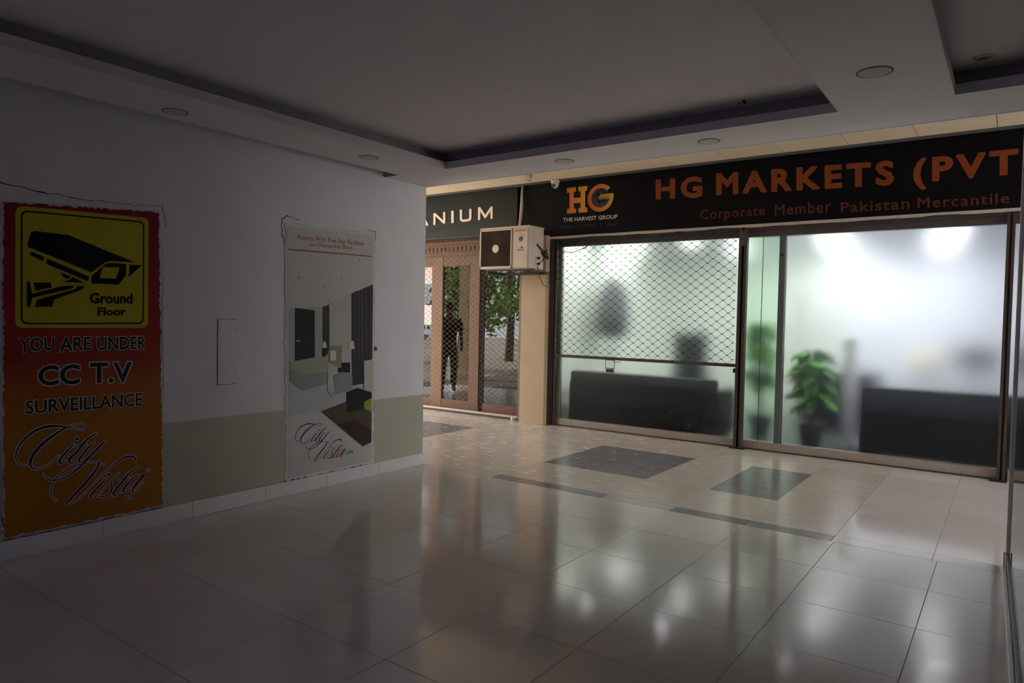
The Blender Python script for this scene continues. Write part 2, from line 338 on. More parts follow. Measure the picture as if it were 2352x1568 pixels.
D = {
 'hg': [["HG",[[1.0631,2.9818],[1.6645,2.9574],[1.6567,3.2213],[1.0558,3.2384]]],["MARKETS",[[1.8313,2.9665],[3.6964,2.9128],[3.6876,3.1728],[1.8232,3.2351]]],["(PVT",[[3.8642,2.8402],[4.7291,2.8466],[4.7179,3.1635],[3.8531,3.1668]]]],
 'corp': [["Corporate",[[1.6466,2.6633],[2.4075,2.6629],[2.4029,2.8126],[1.6421,2.8155]]],["Member",[[2.5123,2.6854],[3.1024,2.6795],[3.0981,2.8125],[2.5086,2.8061]]],["Pakistan",[[3.1977,2.6655],[3.8411,2.659],[3.8371,2.776],[3.1941,2.7782]]],["Mercantile",[[3.911,2.657],[4.6666,2.651],[4.6629,2.7553],[3.9072,2.7701]]]],
 'slabH': [[-0.2271,2.9055],[-0.0867,2.9037],[-0.0882,2.9611],[-0.1224,2.9689],[-0.1241,3.0347],[-0.0202,3.0336],[-0.0185,2.9661],[-0.0496,2.9633],[-0.0481,2.9041],[0.0893,2.9013],[0.0876,2.9632],[0.0531,2.9679],[0.0473,3.1878],[0.0793,3.188],[0.0777,3.2498],[-0.0572,3.2522],[-0.0556,3.192],[-0.0219,3.1868],[-0.0197,3.106],[-0.1259,3.1067],[-0.128,3.1881],[-0.0942,3.1903],[-0.0957,3.2496],[-0.236,3.2502],[-0.2344,3.1872],[-0.195,3.1837],[-0.1895,2.9688],[-0.2287,2.9665]],
 'G': [[0.281,3.0752],[0.4725,3.074],[0.2761,3.2553]],
 'tag': [[0.2607,3.0566],[0.4697,3.0522],[0.4686,3.0924],[0.2596,3.0974]],
 'tagt': [[0.2697,3.063],[0.422,3.0602],[0.4215,3.0804],[0.2691,3.0874]],
 'harv': [[-0.2861,2.797],[0.5386,2.7865],[0.5372,2.8406],[-0.2875,2.8498]],
 'inv': [["INVEST",[[-0.2839,2.7093],[-0.1119,2.7074],[-0.1127,2.7388],[-0.2847,2.741]]],["|",[[-0.0331,2.6975],[-0.0258,2.6971],[-0.0271,2.7438],[-0.0343,2.7443]]],["TRADE",[[0.0469,2.7062],[0.2131,2.7053],[0.2123,2.737],[0.0461,2.7382]]],["|",[[0.2911,2.6954],[0.2981,2.695],[0.2968,2.7439],[0.2898,2.7443]]],["HEDGE",[[0.3691,2.7018],[0.541,2.7003],[0.5401,2.7333],[0.3682,2.7353]]]],
 'anium': [[[-2.9076,3.0824],[-2.8694,3.0852],[-2.7596,2.9053],[-2.803,2.901],[-2.8895,3.042],[-2.9806,2.8937],[-3.025,2.8922]],[[-2.6565,3.0811],[-2.6157,3.0837],[-2.4513,2.9571],[-2.454,3.0856],[-2.4141,3.0882],[-2.4104,2.9136],[-2.4467,2.9118],[-2.6147,3.0368],[-2.6119,2.903],[-2.6528,2.9014]],[[-2.2917,3.0914],[-2.2435,3.0932],[-2.2395,2.9094],[-2.2841,2.9082]],[[-2.1199,3.0961],[-2.0796,3.0958],[-2.0765,2.9592],[-2.0518,2.9441],[-1.9478,2.9478],[-1.9309,2.96],[-1.9339,3.0954],[-1.8945,3.0964],[-1.8911,2.9467],[-1.9247,2.9158],[-2.0632,2.9115],[-2.1129,2.9415]],[[-1.7672,3.1065],[-1.7286,3.1087],[-1.6272,2.9875],[-1.5258,3.1008],[-1.4963,3.1011],[-1.4921,2.9236],[-1.5298,2.9223],[-1.5325,3.0392],[-1.6194,2.9388],[-1.6411,2.9402],[-1.7271,3.047],[-1.7242,2.9197],[-1.763,2.9183]]],
 'gents': [["GENTS",[[-2.8635,2.7958],[-2.4536,2.8111],[-2.4549,2.8686],[-2.8647,2.8559]]],["FOOTWEAR",[[-2.3449,2.8143],[-1.6355,2.8407],[-1.6363,2.8773],[-2.3458,2.8551]]]],
 'acgen': [[-0.6248,2.6194],[-0.4653,2.6181],[-0.4658,2.6376],[-0.6253,2.6391]],
 'aco': [-0.6372,2.629],
 'acr': [[-0.6004,2.3609],[-0.5009,2.3632],[-0.5015,2.3862],[-0.6009,2.384]],
 'acdisc': [[-0.5546,2.5201],[-0.5209,2.5194]],
 'acleaf': [[-0.5571,2.396],[-0.5257,2.3936],[-0.5172,2.4139],[-0.5352,2.4122],[-0.5487,2.4251]],
 'acsq': [[-0.6067,2.5706],[-0.6029,2.5901],[-0.582,2.6027],[-0.5576,2.5925],[-0.545,2.5697],[-0.5207,2.5601],[-0.5018,2.5723],[-0.5002,2.5795]],
 'script': [[[-3.1971,0.7477,0.0038],[-3.1714,0.757,0.0047],[-3.1343,0.7589,0.0055],[-3.1081,0.7436,0.0055],[-3.1081,0.7231,0.0055],[-3.1269,0.7212,0.0047],[-3.1715,0.7346,0.0046],[-3.2153,0.7478,0.0092],[-3.2796,0.7613,0.0151],[-3.3425,0.7587,0.0154],[-3.4006,0.7344,0.0138],[-3.4475,0.692,0.0108],[-3.4774,0.6384,0.0079],[-3.4825,0.5932,0.0064],[-3.4678,0.5601,0.0057],[-3.4448,0.5468,0.005],[-3.418,0.5464,0.0043]],[[-3.1971,0.7498,0.0046],[-3.2333,0.7359,0.0114],[-3.2974,0.6959,0.0173],[-3.3566,0.6485,0.019],[-3.3943,0.5991,0.0181],[-3.4096,0.5547,0.0146],[-3.4013,0.5261,0.0088],[-3.3741,0.5138,0.0066],[-3.3293,0.5222,0.0059],[-3.2872,0.5513,0.0052],[-3.2552,0.5783,0.0046]],[[-3.1716,0.6391,0.0062],[-3.2083,0.5996,0.013],[-3.2517,0.5497,0.0144],[-3.2482,0.5271,0.0091],[-3.2084,0.543,0.0054],[-3.1864,0.5721,0.0046]],[[-3.0394,0.6878,0.0081],[-3.0969,0.6537,0.0126],[-3.1532,0.5876,0.0148],[-3.1975,0.5413,0.0146],[-3.1865,0.5193,0.0085],[-3.1533,0.5345,0.0055],[-3.1309,0.5598,0.0047]],[[-3.1753,0.6213,0.0046],[-3.1345,0.6238,0.0055],[-3.0969,0.6228,0.0047]],[[-3.051,0.6311,0.0064],[-3.1007,0.5883,0.0127],[-3.1421,0.5328,0.0141],[-3.1309,0.5187,0.0071],[-3.078,0.5477,0.0056],[-3.02,0.606,0.0049]],[[-2.9887,0.6311,0.009],[-3.0278,0.5945,0.013],[-3.0894,0.5329,0.0135],[-3.1422,0.4836,0.0133],[-3.2086,0.4418,0.0099],[-3.2627,0.4272,0.0084],[-3.3086,0.4354,0.0068],[-3.3295,0.4589,0.006],[-3.3399,0.4765,0.0044]],[[-2.9887,0.4786,0.0041],[-3.0395,0.4985,0.0048],[-3.097,0.5051,0.0055],[-3.1533,0.5018,0.0071],[-3.2158,0.4795,0.0091],[-3.2626,0.4472,0.0083],[-3.2876,0.4117,0.0075],[-3.3018,0.3704,0.0068],[-3.2913,0.3245,0.006],[-3.2666,0.2974,0.0045]],[[-3.024,0.5103,0.0057],[-3.0357,0.4661,0.0146],[-3.0743,0.4143,0.0184],[-3.1349,0.3509,0.0188],[-3.2016,0.2862,0.0131],[-3.2144,0.2693,0.0084],[-3.187,0.2649,0.0062],[-3.1237,0.3034,0.0055],[-3.0396,0.3831,0.0057],[-2.9609,0.4538,0.0074],[-2.8801,0.5008,0.0126],[-2.8304,0.507,0.0162],[-2.8052,0.4958,0.0145],[-2.7925,0.4721,0.0069]],[[-2.9808,0.3853,0.0066],[-3.028,0.3433,0.0146],[-3.0744,0.2937,0.0152],[-3.0686,0.275,0.008],[-3.0202,0.2998,0.0049],[-2.957,0.3598,0.005]],[[-2.9005,0.4053,0.0092],[-2.949,0.3669,0.0066],[-2.947,0.3282,0.0125],[-2.957,0.2875,0.014],[-2.9888,0.2726,0.0107],[-3.0241,0.2775,0.0073]],[[-2.7798,0.4285,0.0086],[-2.8387,0.3948,0.0145],[-2.8923,0.3352,0.0168],[-2.9369,0.2836,0.0157],[-2.9248,0.2642,0.0075],[-2.88,0.2898,0.0051],[-2.8469,0.3269,0.0051]],[[-2.9045,0.3632,0.005],[-2.8677,0.3652,0.0059],[-2.8345,0.3637,0.0051]],[[-2.7712,0.3723,0.0069],[-2.8177,0.3564,0.012],[-2.8635,0.3083,0.0151],[-2.8758,0.2804,0.0127],[-2.8552,0.2764,0.0077],[-2.7966,0.322,0.0052],[-2.7347,0.3704,0.0114],[-2.7839,0.3197,0.0156],[-2.8176,0.2779,0.0128],[-2.8029,0.2655,0.0069],[-2.7668,0.2946,0.0052],[-2.7454,0.3215,0.0043]]],
 'dots': [[-3.1538,0.6661],[-2.9649,0.41]],
 'reg': [-2.7109,0.3964],
 'usa': [[-2.8614,0.2205],[-2.7931,0.2128],[-2.7931,0.2435],[-2.8614,0.2517]],
 'usa2': [[-0.9849,0.2432],[-0.8973,0.2463],[-0.902,0.2761],[-0.9866,0.2754]],
 'aff': [[0.70704,-0.02209],[0.00034,0.64018],[0.94153,0.00141]],
 't1': [["YOU",[[-3.4637,1.2127],[-3.2789,1.2271],[-3.2787,1.3063],[-3.4634,1.3008]]],["ARE",[[-3.2489,1.214],[-3.0698,1.2217],[-3.0697,1.3041],[-3.2487,1.3044]]],["UNDER",[[-3.0358,1.2177],[-2.7292,1.2164],[-2.7294,1.3039],[-3.0357,1.3037]]],["CC",[[-3.3677,1.0103],[-3.1369,1.0071],[-3.1367,1.1357],[-3.3673,1.1349]]],["T.V",[[-3.0788,1.0064],[-2.8205,0.9995],[-2.8207,1.1357],[-3.0787,1.1396]]],["SURVEILLANCE",[[-3.4332,0.8484],[-2.7518,0.8384],[-2.752,0.9261],[-3.4329,0.9301]]]],
 't2': [["Ground",[[-3.0798,1.5128],[-2.8176,1.5202],[-2.8177,1.5884],[-3.0797,1.5822]]],["Floor",[[-3.0341,1.4375],[-2.8587,1.4411],[-2.8588,1.4948],[-3.0341,1.4912]]]],
 'yel': [[-3.4822,1.3593],[-2.7143,1.3609],[-2.7115,2.0972],[-3.4781,2.0716]],
 'blk': [[-3.4548,1.381],[-2.7429,1.3868],[-2.7411,2.0706],[-3.4522,2.0492]],
 'pic': [[[-3.4,1.9258],[-3.38,1.9356],[-3.2186,1.9302],[-3.1995,1.9297],[-2.8024,1.7938],[-2.9589,1.7901],[-2.9902,1.7767],[-3.0695,1.7111],[-3.418,1.8379],[-3.418,1.8581]],[[-2.9902,1.7657],[-2.9589,1.7791],[-2.8573,1.7783],[-2.86,1.705],[-2.9058,1.6419],[-3.0696,1.6407],[-3.0695,1.6868]],[[-2.8382,1.7741],[-2.7587,1.7788],[-2.8381,1.6979],[-2.8491,1.7001],[-2.8382,1.7177]],[[-3.4049,1.8128],[-3.333,1.7868],[-3.3377,1.7607],[-3.4049,1.791]],[[-3.3171,1.7778],[-3.0846,1.6832],[-3.0896,1.6532],[-3.3194,1.744]],[[-3.2437,1.6983],[-3.1855,1.6771],[-3.2048,1.6617],[-3.2286,1.6693]],[[-3.1758,1.674],[-3.1121,1.6439],[-3.2239,1.6417],[-3.2191,1.6488],[-3.2,1.6525]],[[-3.4232,1.6325],[-3.4099,1.6332],[-3.3968,1.5626],[-3.2192,1.6198],[-3.1711,1.6211],[-3.1759,1.6059],[-3.3947,1.5397],[-3.4082,1.4857],[-3.4237,1.4854]],[[-3.3899,1.6292],[-3.299,1.634],[-3.2921,1.6058],[-3.3789,1.5812]],[[-3.1516,1.6188],[-3.1111,1.6224],[-3.1221,1.6004],[-3.2784,1.5334],[-3.2925,1.4886],[-3.3823,1.4849],[-3.3723,1.5277],[-3.1614,1.6013]]],
 'lens': [[-3.0031,1.7483],[-2.8994,1.7529],[-2.9245,1.6788],[-3.0212,1.6787]],
 'p1': [[-3.5358,0.1413],[-2.6179,0.1402],[-2.6495,2.136],[-3.5316,2.0785]],
 'p2': [[-1.5859,0.1409],[-0.6781,0.139],[-0.7018,2.1904],[-1.6149,2.1719]],
 'p2l': [[-1.6011,1.985],[-0.7051,2.0028],[-0.7053,2.0109],[-1.6012,1.9951]],
 't3': [["Rooms With Five Star Facilities", [[-1.5156, 2.0773], [-0.8058, 2.0942], [-0.8064, 2.1342], [-1.516, 2.1181]]], ["on Ownership Basis", [[-1.3866, 2.0253], [-0.9407, 2.0386], [-0.9414, 2.0812], [-1.3871, 2.0668]]]],
 'pol': [[[[-1.5906,0.9492],[-0.716,0.8229],[-0.6965,0.3164],[-0.7939,0.2917],[-1.2624,0.6537],[-1.5875,0.6415]],"floor"],[[[-1.592,1.5112],[-1.5367,1.5224],[-1.2574,1.5368],[-1.2519,1.1035],[-1.5808,1.0859]],"wallg"],[[[-1.5367,1.5224],[-1.3392,1.5065],[-1.3329,1.1124],[-1.5335,1.0899]],"black"],[[[-1.5199,1.2602],[-1.4811,1.2567],[-1.481,1.249],[-1.5198,1.2508]],"pale"],[[[-1.1855,1.5754],[-0.9483,1.6649],[-0.9406,1.1562],[-1.18,1.1627]],"win"],[[[-1.2574,1.5368],[-1.1907,1.5587],[-1.1844,1.1999],[-1.2027,1.1264],[-1.2521,1.1157]],"curt"],[[[-1.231,1.5436],[-1.2219,1.5469],[-1.2165,1.133],[-1.2257,1.1332]],"curt2"],[[[-0.9441,1.6619],[-0.899,1.6828],[-0.8406,1.6981],[-0.7814,1.7234],[-0.6952,1.7537],[-0.6925,1.0704],[-0.7879,1.0674],[-0.7889,0.8588],[-0.9278,0.8486]],"curt"],[[[-0.9113,1.6727],[-0.8997,1.677],[-0.8907,1.0906],[-0.9023,1.0846]],"curt2"],[[[-0.8698,1.6856],[-0.8581,1.69],[-0.8487,1.0891],[-0.8604,1.0831]],"curt2"],[[[-0.8279,1.6987],[-0.8161,1.7031],[-0.8062,1.0876],[-0.8181,1.0816]],"curt2"],[[[-0.7813,1.7132],[-0.7693,1.7177],[-0.759,1.0859],[-0.771,1.0798]],"curt2"],[[[-0.7341,1.7279],[-0.722,1.7324],[-0.7111,1.0842],[-0.7232,1.0781]],"curt2"],[[[-1.1883,1.2061],[-1.051,1.2095],[-1.0482,1.0144],[-1.1864,1.061]],"olive"],[[[-1.1739,1.1656],[-1.1138,1.164],[-1.1127,1.0798],[-1.1727,1.079]],"white"],[[[-1.5808,1.0859],[-1.3455,1.1128],[-1.316,1.1209],[-1.2558,1.1128],[-1.2027,1.1325],[-1.2009,0.9875],[-1.4529,0.9706],[-1.5802,1.0274]],"bed"],[[[-1.5801,1.0245],[-1.4529,0.9706],[-1.2047,0.9877],[-1.2033,0.8827],[-1.4587,0.8428],[-1.5792,0.9308]],"base"],[[[-1.2568,1.1911],[-1.215,1.1901],[-1.2142,1.1329],[-1.2407,1.1123],[-1.2559,1.1189]],"black"],[[[-1.2515,1.2441],[-1.2271,1.2437],[-1.2135,1.19],[-1.2629,1.1912]],"white"],[[[-0.9625,1.2477],[-0.9214,1.2471],[-0.9053,1.1732],[-0.9754,1.1749]],"white"],[[[-1.0448,1.0583],[-0.9556,1.0547],[-0.9542,0.9653],[-1.0836,0.9784],[-1.0841,1.016],[-1.0442,1.0142]],"black"],[[[-1.1423,0.9503],[-1.0276,0.9755],[-0.9293,0.9512],[-0.9272,0.8101],[-1.1283,0.7873]],"otto"],[[[-1.2016,1.0462],[-1.1549,1.0193],[-1.1286,0.8123],[-1.1436,0.7635],[-1.1986,0.8175]],"pale"],[[[-1.2624,0.6537],[-0.9783,0.7136],[-0.6974,0.6315],[-0.6965,0.3164],[-0.7939,0.2917]],"rug"],[[[-1.0864,0.5263],[-0.8827,0.5438],[-0.6983,0.4245],[-0.6965,0.3164],[-0.7939,0.2917]],"rugd"],[[[-0.9897,0.7942],[-0.8661,0.8252],[-0.6998,0.7723],[-0.6989,0.7226],[-0.7896,0.6925],[-0.7885,0.6237],[-0.9871,0.6188]],"black"],[[[-0.7896,0.6925],[-0.6989,0.7226],[-0.7012,0.5955],[-0.7886,0.6319]],"green"],[[[-0.7955,1.0597],[-0.6895,1.0737],[-0.6845,0.7794],[-0.7913,0.7988]],"pale"]],
}


# ---------------------------------------------------------------- floor
floor = struct(box('floor', M_grout, -6.0, 7.6, -8.0, 7.2, -.12, -.006))
def tile_mesh(w, d, m):
    bm = bmesh.new(); bmesh.ops.create_cube(bm, size=1)
    for q in bm.verts: q.co = Vector((q.co.x*w, q.co.y*d, q.co.z*.012-.006))
    top = [e for e in bm.edges if all(v.co.z > -.001 for v in e.verts)]
    bmesh.ops.bevel(bm, geom=top, offset=.0012, segments=1, affect='EDGES')
    me = bpy.data.meshes.new('tile'); bm.to_mesh(me); bm.free(); me.materials.append(m); return me
_tm = {}
def tile(x0, x1, y0, y1, m, parent=floor, gap=.0009, tilt=.0008):
    w, d = x1-x0-2*gap, y1-y0-2*gap; key = (round(w, 3), round(d, 3), m.name)
    if key not in _tm: _tm[key] = tile_mesh(w, d, m)
    o = bpy.data.objects.new('tile', _tm[key]); C.objects.link(o); o.parent = parent
    o.location = ((x0+x1)/2, (y0+y1)/2, random.uniform(-.0003, .0003)); o.rotation_euler = (random.uniform(-tilt, tilt), random.uniform(-tilt, tilt), 0)
    return o
random.seed(3)
XS = [0, .2] + [.8+.6*i for i in range(7)] + [5.0, 5.6, 6.2]
YS = [-.6*i for i in range(13)]
for i in range(len(XS)-1):
    for j in range(len(YS)-1): tile(XS[i], XS[i+1], YS[j+1], YS[j], M_tile)
XO = [-5.2+.6*i for i in range(11)] + [.86+.585*i for i in range(7)] + [4.96, 5.56, 6.16]
XO = [-5.2, -4.6, -4.0, -3.4, -2.8, -2.2, -1.6, -1.05, -.4, .2, .87, 1.44, 2.01, 2.61, 3.19, 3.78, 4.37, 4.97, 5.57, 6.17]
YO = [0, .15, .88, 1.5, 2.15, 2.62, 3.1]
DARK = {(10, 0), (11, 0), (13, 0), (14, 0), (10, 2), (11, 2), (10, 3), (11, 3), (13, 2), (13, 3), (5, 2), (6, 2), (5, 3), (6, 3), (7, 0), (5, 0), (16, 5)} - {(16, 5), (7, 0)}
for i in range(len(XO)-1):
    for j in range(len(YO)-1):
        tile(XO[i], XO[i+1], YO[j], YO[j+1], M_tiled if (i, j) in DARK else (M_tile if i >= 15 else M_tileo))
ground = struct(box('ground', M_ground, -40, -6.0, -30, 30, -.2, -.03))

# ---------------------------------------------------------------- left wall
wl = struct(box('wall_left', M_wall, -3.0, 0, -8.0, 0, .70, 3.35))
low = box('wainscot', M_wains, -2.995, .0015, -7.99, .0015, 0, .70, wl)
struct(low)
bl_ = struct(MB().box(0, .008, -8.0, .0, 0, .112).box(-3.0, 0, .002, .008, 0, .112).build('baseboard_left', M_grout))
ys = [-.6*i for i in range(14)]
for i in range(13):
    MB().box(.004, .016, ys[i+1]+.0015, ys[i]-.0012+(.012 if i == 0 else 0), .001, .116, .0015).build('tile', M_base, bl_)
x = .014
while x > -2.9:
    MB().box(max(x-.6, -3)+.001, x-.0015, .004, .016, .001, .116, .0015).build('tile', M_base, bl_); x -= .6
# hairline cracks and broken plaster round the two pictures
def crack(pts, r=.0022, seed=1):
    random.seed(seed); mb = MB(); Q = []
    for (a, b) in zip(pts[:-1], pts[1:]):
        n = 6
        for k in range(n):
            t = k/n; Q.append((a[0]+(b[0]-a[0])*t+random.uniform(-.005, .005), a[1]+(b[1]-a[1])*t+random.uniform(-.005, .005), random.uniform(.4, 1.5)*r*1.1))
    Q.append((pts[-1][0], pts[-1][1], r)); ribbon(mb, Q, onwall(.002), .0005); return mb.build('crack', M_crack, wl)
crack([(-3.55, 2.19), (-3.3, 2.17), (-3.05, 2.16)], .006, 1)
crack([(-3.05, 2.165), (-2.8, 2.17), (-2.62, 2.19), (-2.60, 2.12), (-2.595, 2.05)], .003, 2)
crack([(-2.61, 1.9), (-2.613, 1.5), (-2.61, .9), (-2.615, .13)], .002, 3)
crack([(-1.66, 2.09), (-1.665, 2.22), (-1.62, 2.255), (-1.50, 2.235)], .006, 4)
crack([(-1.655, 2.10), (-1.64, 2.02)], .004, 5)
crack([(-.75, 2.235), (-.67, 2.24), (-.665, 2.15)], .004, 6)
crack([(-.668, 2.1), (-.668, 1.6), (-.663, 1.2), (-.668, .13)], .0025, 7)
crack([(-1.6, 2.205), (-1.2, 2.205), (-.7, 2.215)], .0015, 8)
crack([(-1.64, 1.95), (-1.638, 1.2), (-1.645, .70), (-1.64, .35)], .0012, 9)
crack([(-3.54, .12), (-3.1, .118), (-2.62, .12)], .006, 10)
crack([(-1.62, .12), (-1.1, .12), (-.67, .122)], .006, 11)
crack([(-3.545, .30), (-3.547, .12)], .005, 12)

# ---------------------------------------------------------------- ceilings
H = 2.745
lowc = MB().box(.178, .73, -8, -.56, H, H+.055).box(0, 7.4, -.54, -.0, H, H+.055).box(.0, .73, -.56, -.54, H, H+.055)
lowc.box(3.84, 4.43, -8, -.54, H, H+.055).box(5.9, 7.4, -8, -.54, H, H+.055).box(.73, 3.84, -8, -6.4, H, H+.055).box(4.43, 5.9, -8, -6.4, H, H+.055)
ceil = struct(lowc.build('ceiling', M_ceil))
struct(box('upper_panel', M_ceil, 0, 7.4, -8, -.02, 2.90, 3.0, ceil))
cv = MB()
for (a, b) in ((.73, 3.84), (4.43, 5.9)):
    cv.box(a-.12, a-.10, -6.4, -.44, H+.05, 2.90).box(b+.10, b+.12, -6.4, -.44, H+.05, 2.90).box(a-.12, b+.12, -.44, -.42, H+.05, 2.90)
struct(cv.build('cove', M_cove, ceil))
lip = MB()
for (a, b) in ((.73, 3.84), (4.43, 5.9)):
    lip.box(a-.001, a+.0015, -6.4, -.54, H+.0, H+.058).box(a, b, -.5415, -.54, H+.0, H+.058).box(b-.0015, b+.001, -6.4, -.54, H, H+.058)
struct(lip.build('tray_lip', mat('lip_paint', (.58, .56, .58), .7), ceil))
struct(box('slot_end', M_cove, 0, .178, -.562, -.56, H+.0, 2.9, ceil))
struct(box('trim_1', M_ceil, 0, 7.4, -.02, .004, H-.002, 3.35))
c2 = struct(box('ceiling', M_grout, -6.0, 7.4, .0, 3.3, 3.366, 3.5))
XC = [-1.88-.645*i for i in range(7, 0, -1)] + [-1.88, -1.22, -.54, .106, .698, 1.358, 2.012, 2.64, 3.278, 3.908, 4.55, 5.19, 5.83, 6.47, 7.1]
for i in range(len(XC)-1):
    for y0, y1 in ((.01, .53), (.53, 1.13), (1.13, 1.73), (1.73, 2.33), (2.33, 2.90)):
        o = tile(XC[i], XC[i+1], y0, y1, M_ctile, c2, .003, 0); o.location.z = 3.362
struct(box('grey_ceiling_strip', M_band, -6, 7.4, 2.90, 3.10, 3.348, 3.366))  # flat dark grey strip along the far edge of the ceiling tiles

# ---------------------------------------------------------------- closing walls, added fill opening and light baffle (out of view)
wb = struct(MB().box(-3, .9, -8.2, -8.0, -.1, 3.35).box(2.5, 7.6, -8.2, -8.0, -.1, 3.35).box(.9, 2.5, -8.2, -8.0, 2.2, 3.35).build('wall_back', M_wall))  # unseen opening added here to bring bluish fill light into the corridor
for xx in (.9, 1.66, 2.42): MB().box(xx, xx+.08, -8.16, -8.08, 0, 2.2, .004).build('fill_opening_frame', M_brown, wb)
MB().box(.95, 2.45, -8.13, -8.12, 0, 2.2).build('pane', clear_mat('blue_fill_glass', .02, (.30, .28, .42)), wb)  # tints the added fill light blue
struct(box('ground', M_ground, -6, 8, -16, -8.2, -.2, -.03))
struct(box('wall_right', M_wall, 7.4, 7.6, -8.0, .17, -.1, 3.5))
struct(box('wall_baffle', M_wall, 4.86, 10.5, .02, .17, 0, 3.36)); struct(box('wall_beyond', M_wall, 7.1, 10.5, 3.1, 3.3, -.1, 3.5))  # the first wall is unseen, added to block far-end daylight from the left wall
struct(box('ceiling', M_ctile, 7.4, 10.5, .17, 3.1, 3.36, 3.5)); struct(box('floor', M_tileo, 7.6, 10.5, .17, 3.1, -.12, 0))
struct(box('ground', M_ground, 10.5, 30, -20, 20, -.2, -.03))
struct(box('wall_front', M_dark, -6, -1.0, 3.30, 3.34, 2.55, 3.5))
struct(box('wall_upper', M_brownd, -1.0, 7.4, 3.12, 3.34, 2.585, 3.5))

# ---------------------------------------------------------------- pillar between the shops
struct(MB().box(-.905, -.495, 2.95, 3.32, 0, 2.62, .004).build('pillar', M_pill))

# ---------------------------------------------------------------- right-hand shop: window, interior
win = struct(MB().box(-.50, 7.0, 3.10, 3.18, 2.47, 2.60).build('window_1', M_brownd))
struct(MB().box(-.50, 6.3, 3.07, 3.11, 2.54, 2.60).build('head_lip', M_brownd, win))
for a, b in ((-.39, -.14), (-.138, 2.115), (2.185, 4.66), (4.74, 6.3)):
    MB().box(a, b, 3.105, 3.20, .0, .098, .004).build('bottom_rail', M_alu, win)
MB().box(-.40, 4.66, 3.085, 3.106, .0, .014).build('threshold', M_brown, win)
MB().box(2.553, 2.621, 3.11, 3.20, .09, 2.50, .003).build('mullion', M_mull, win)
MB().box(2.575, 2.60, 3.10, 3.112, 2.24, 2.262, .002).build('mullion_clip', M_black, win)
MB().box(-.40, -.352, 3.13, 3.19, .09, 2.50, .003).build('jamb', mat('green_grey_jamb', (.22, .25, .20), .5), win)
for a, b in ((-.40, 2.15), (2.15, 2.362), (2.365, 2.553), (2.621, 4.66), (4.72, 6.3)):
    MB().box(a, b, 3.145, 3.151, .09, 2.50).build('pane', M_frost2 if 2 < a < 2.5 else M_frost, win)
    mesh('film', [(a, 3.156, .09), (b, 3.156, .09), (b, 3.156, 2.50), (a, 3.156, 2.50)], [(0, 1, 2, 3)], M_film, win)
MB().box(2.3605, 2.3665, 3.143, 3.157, .09, 2.50).build('seam_strip', M_mull, win)
# shop room
sf = struct(box('floor', mat('shop_floor', (.09, .115, .10), .4), -.5, 7.0, 3.2, 7.2, -.004, .004))
sw = struct(box('wall_rear', M_shopw, -.6, 7.1, 7.1, 7.2, 0, 2.8))
for a, b, z0, z1 in ((2.6, 3.37, 0, 1.12), (3.374, 4.5, 0, 1.12), (4.504, 7, 0, 1.12), (2.6, 3.37, 1.125, 2.7), (3.374, 4.5, 1.125, 2.7), (4.504, 7, 1.125, 2.7)):
    MB().box(a, b, 7.06, 7.1, z0, z1, .004).build('panel', M_shopw, sw)
MB().box(-.5, 2.594, 7.06, 7.1, 0, 2.7, .004).build('panel', M_shopg, sw)
struct(box('wall_inner_left', M_shopg, -.6, -.5, 3.2, 7.2, 0, 2.8))
struct(box('wall_inner_right', M_shopw, 7.0, 7.1, 3.2, 7.2, 0, 2.8))
struct(box('wall_partition', M_shopg, 2.35, 2.42, 5.0, 7.1, 0, 1.9))
struct(box('ceiling', M_shopw, -.6, 7.1, 3.2, 7.2, 2.72, 2.8))
for k, (x, y) in enumerate(SHOP_LAMPS):
    t = thing('downlight', 'lit round shop downlight glowing behind the frosted glass', 'downlight', (x, y, 2.72), 'lit downlights inside the frosted shop')
    MB().lathe([(.055, -.002), (.085, -.006), (.085, 0)]).build('rim', M_white, t)
    MB().lathe([(0, -.004), (.06, -.004), (.06, -.001)]).build('lamp_lens', M_glow, t)
    a = lamp('downlight_beam', 'AREA', (0, 0, -.012), LAMP_E*(.8 if x < 2 else 1.15), (.92, .93, 1.0) if x > 2 else (.95, .96, .95), shape='DISK', size=.12)
    a.parent = t
t = thing('cabinet', 'low dark cabinet blurred behind the potted plants', 'cabinet', (2.62, 4.75, 0))
MB().box(-.16, .75, -.22, .22, .08, .84, .006).build('body', M_sofa, t); MB().box(-.19, .78, -.24, .24, .84, .87, .004).build('top', mat('dark_teal_top', (.03, .045, .045), .5), t)
for k in range(2): dr = MB().box(-.14+.45*k, .28+.45*k, -.235, -.22, .12, .80, .004).build('door', M_sofa, t); MB().tube([(.24+.07*k, -.24, .5), (.24+.07*k, -.26, .52), (.24+.07*k, -.26, .60), (.24+.07*k, -.24, .62)], .006, 6).build('handle', M_chrome, dr)
for sx in (-.12, .71): MB().box(sx-.03, sx+.03, -.18, .18, .004, .08).build('leg', M_black, t)
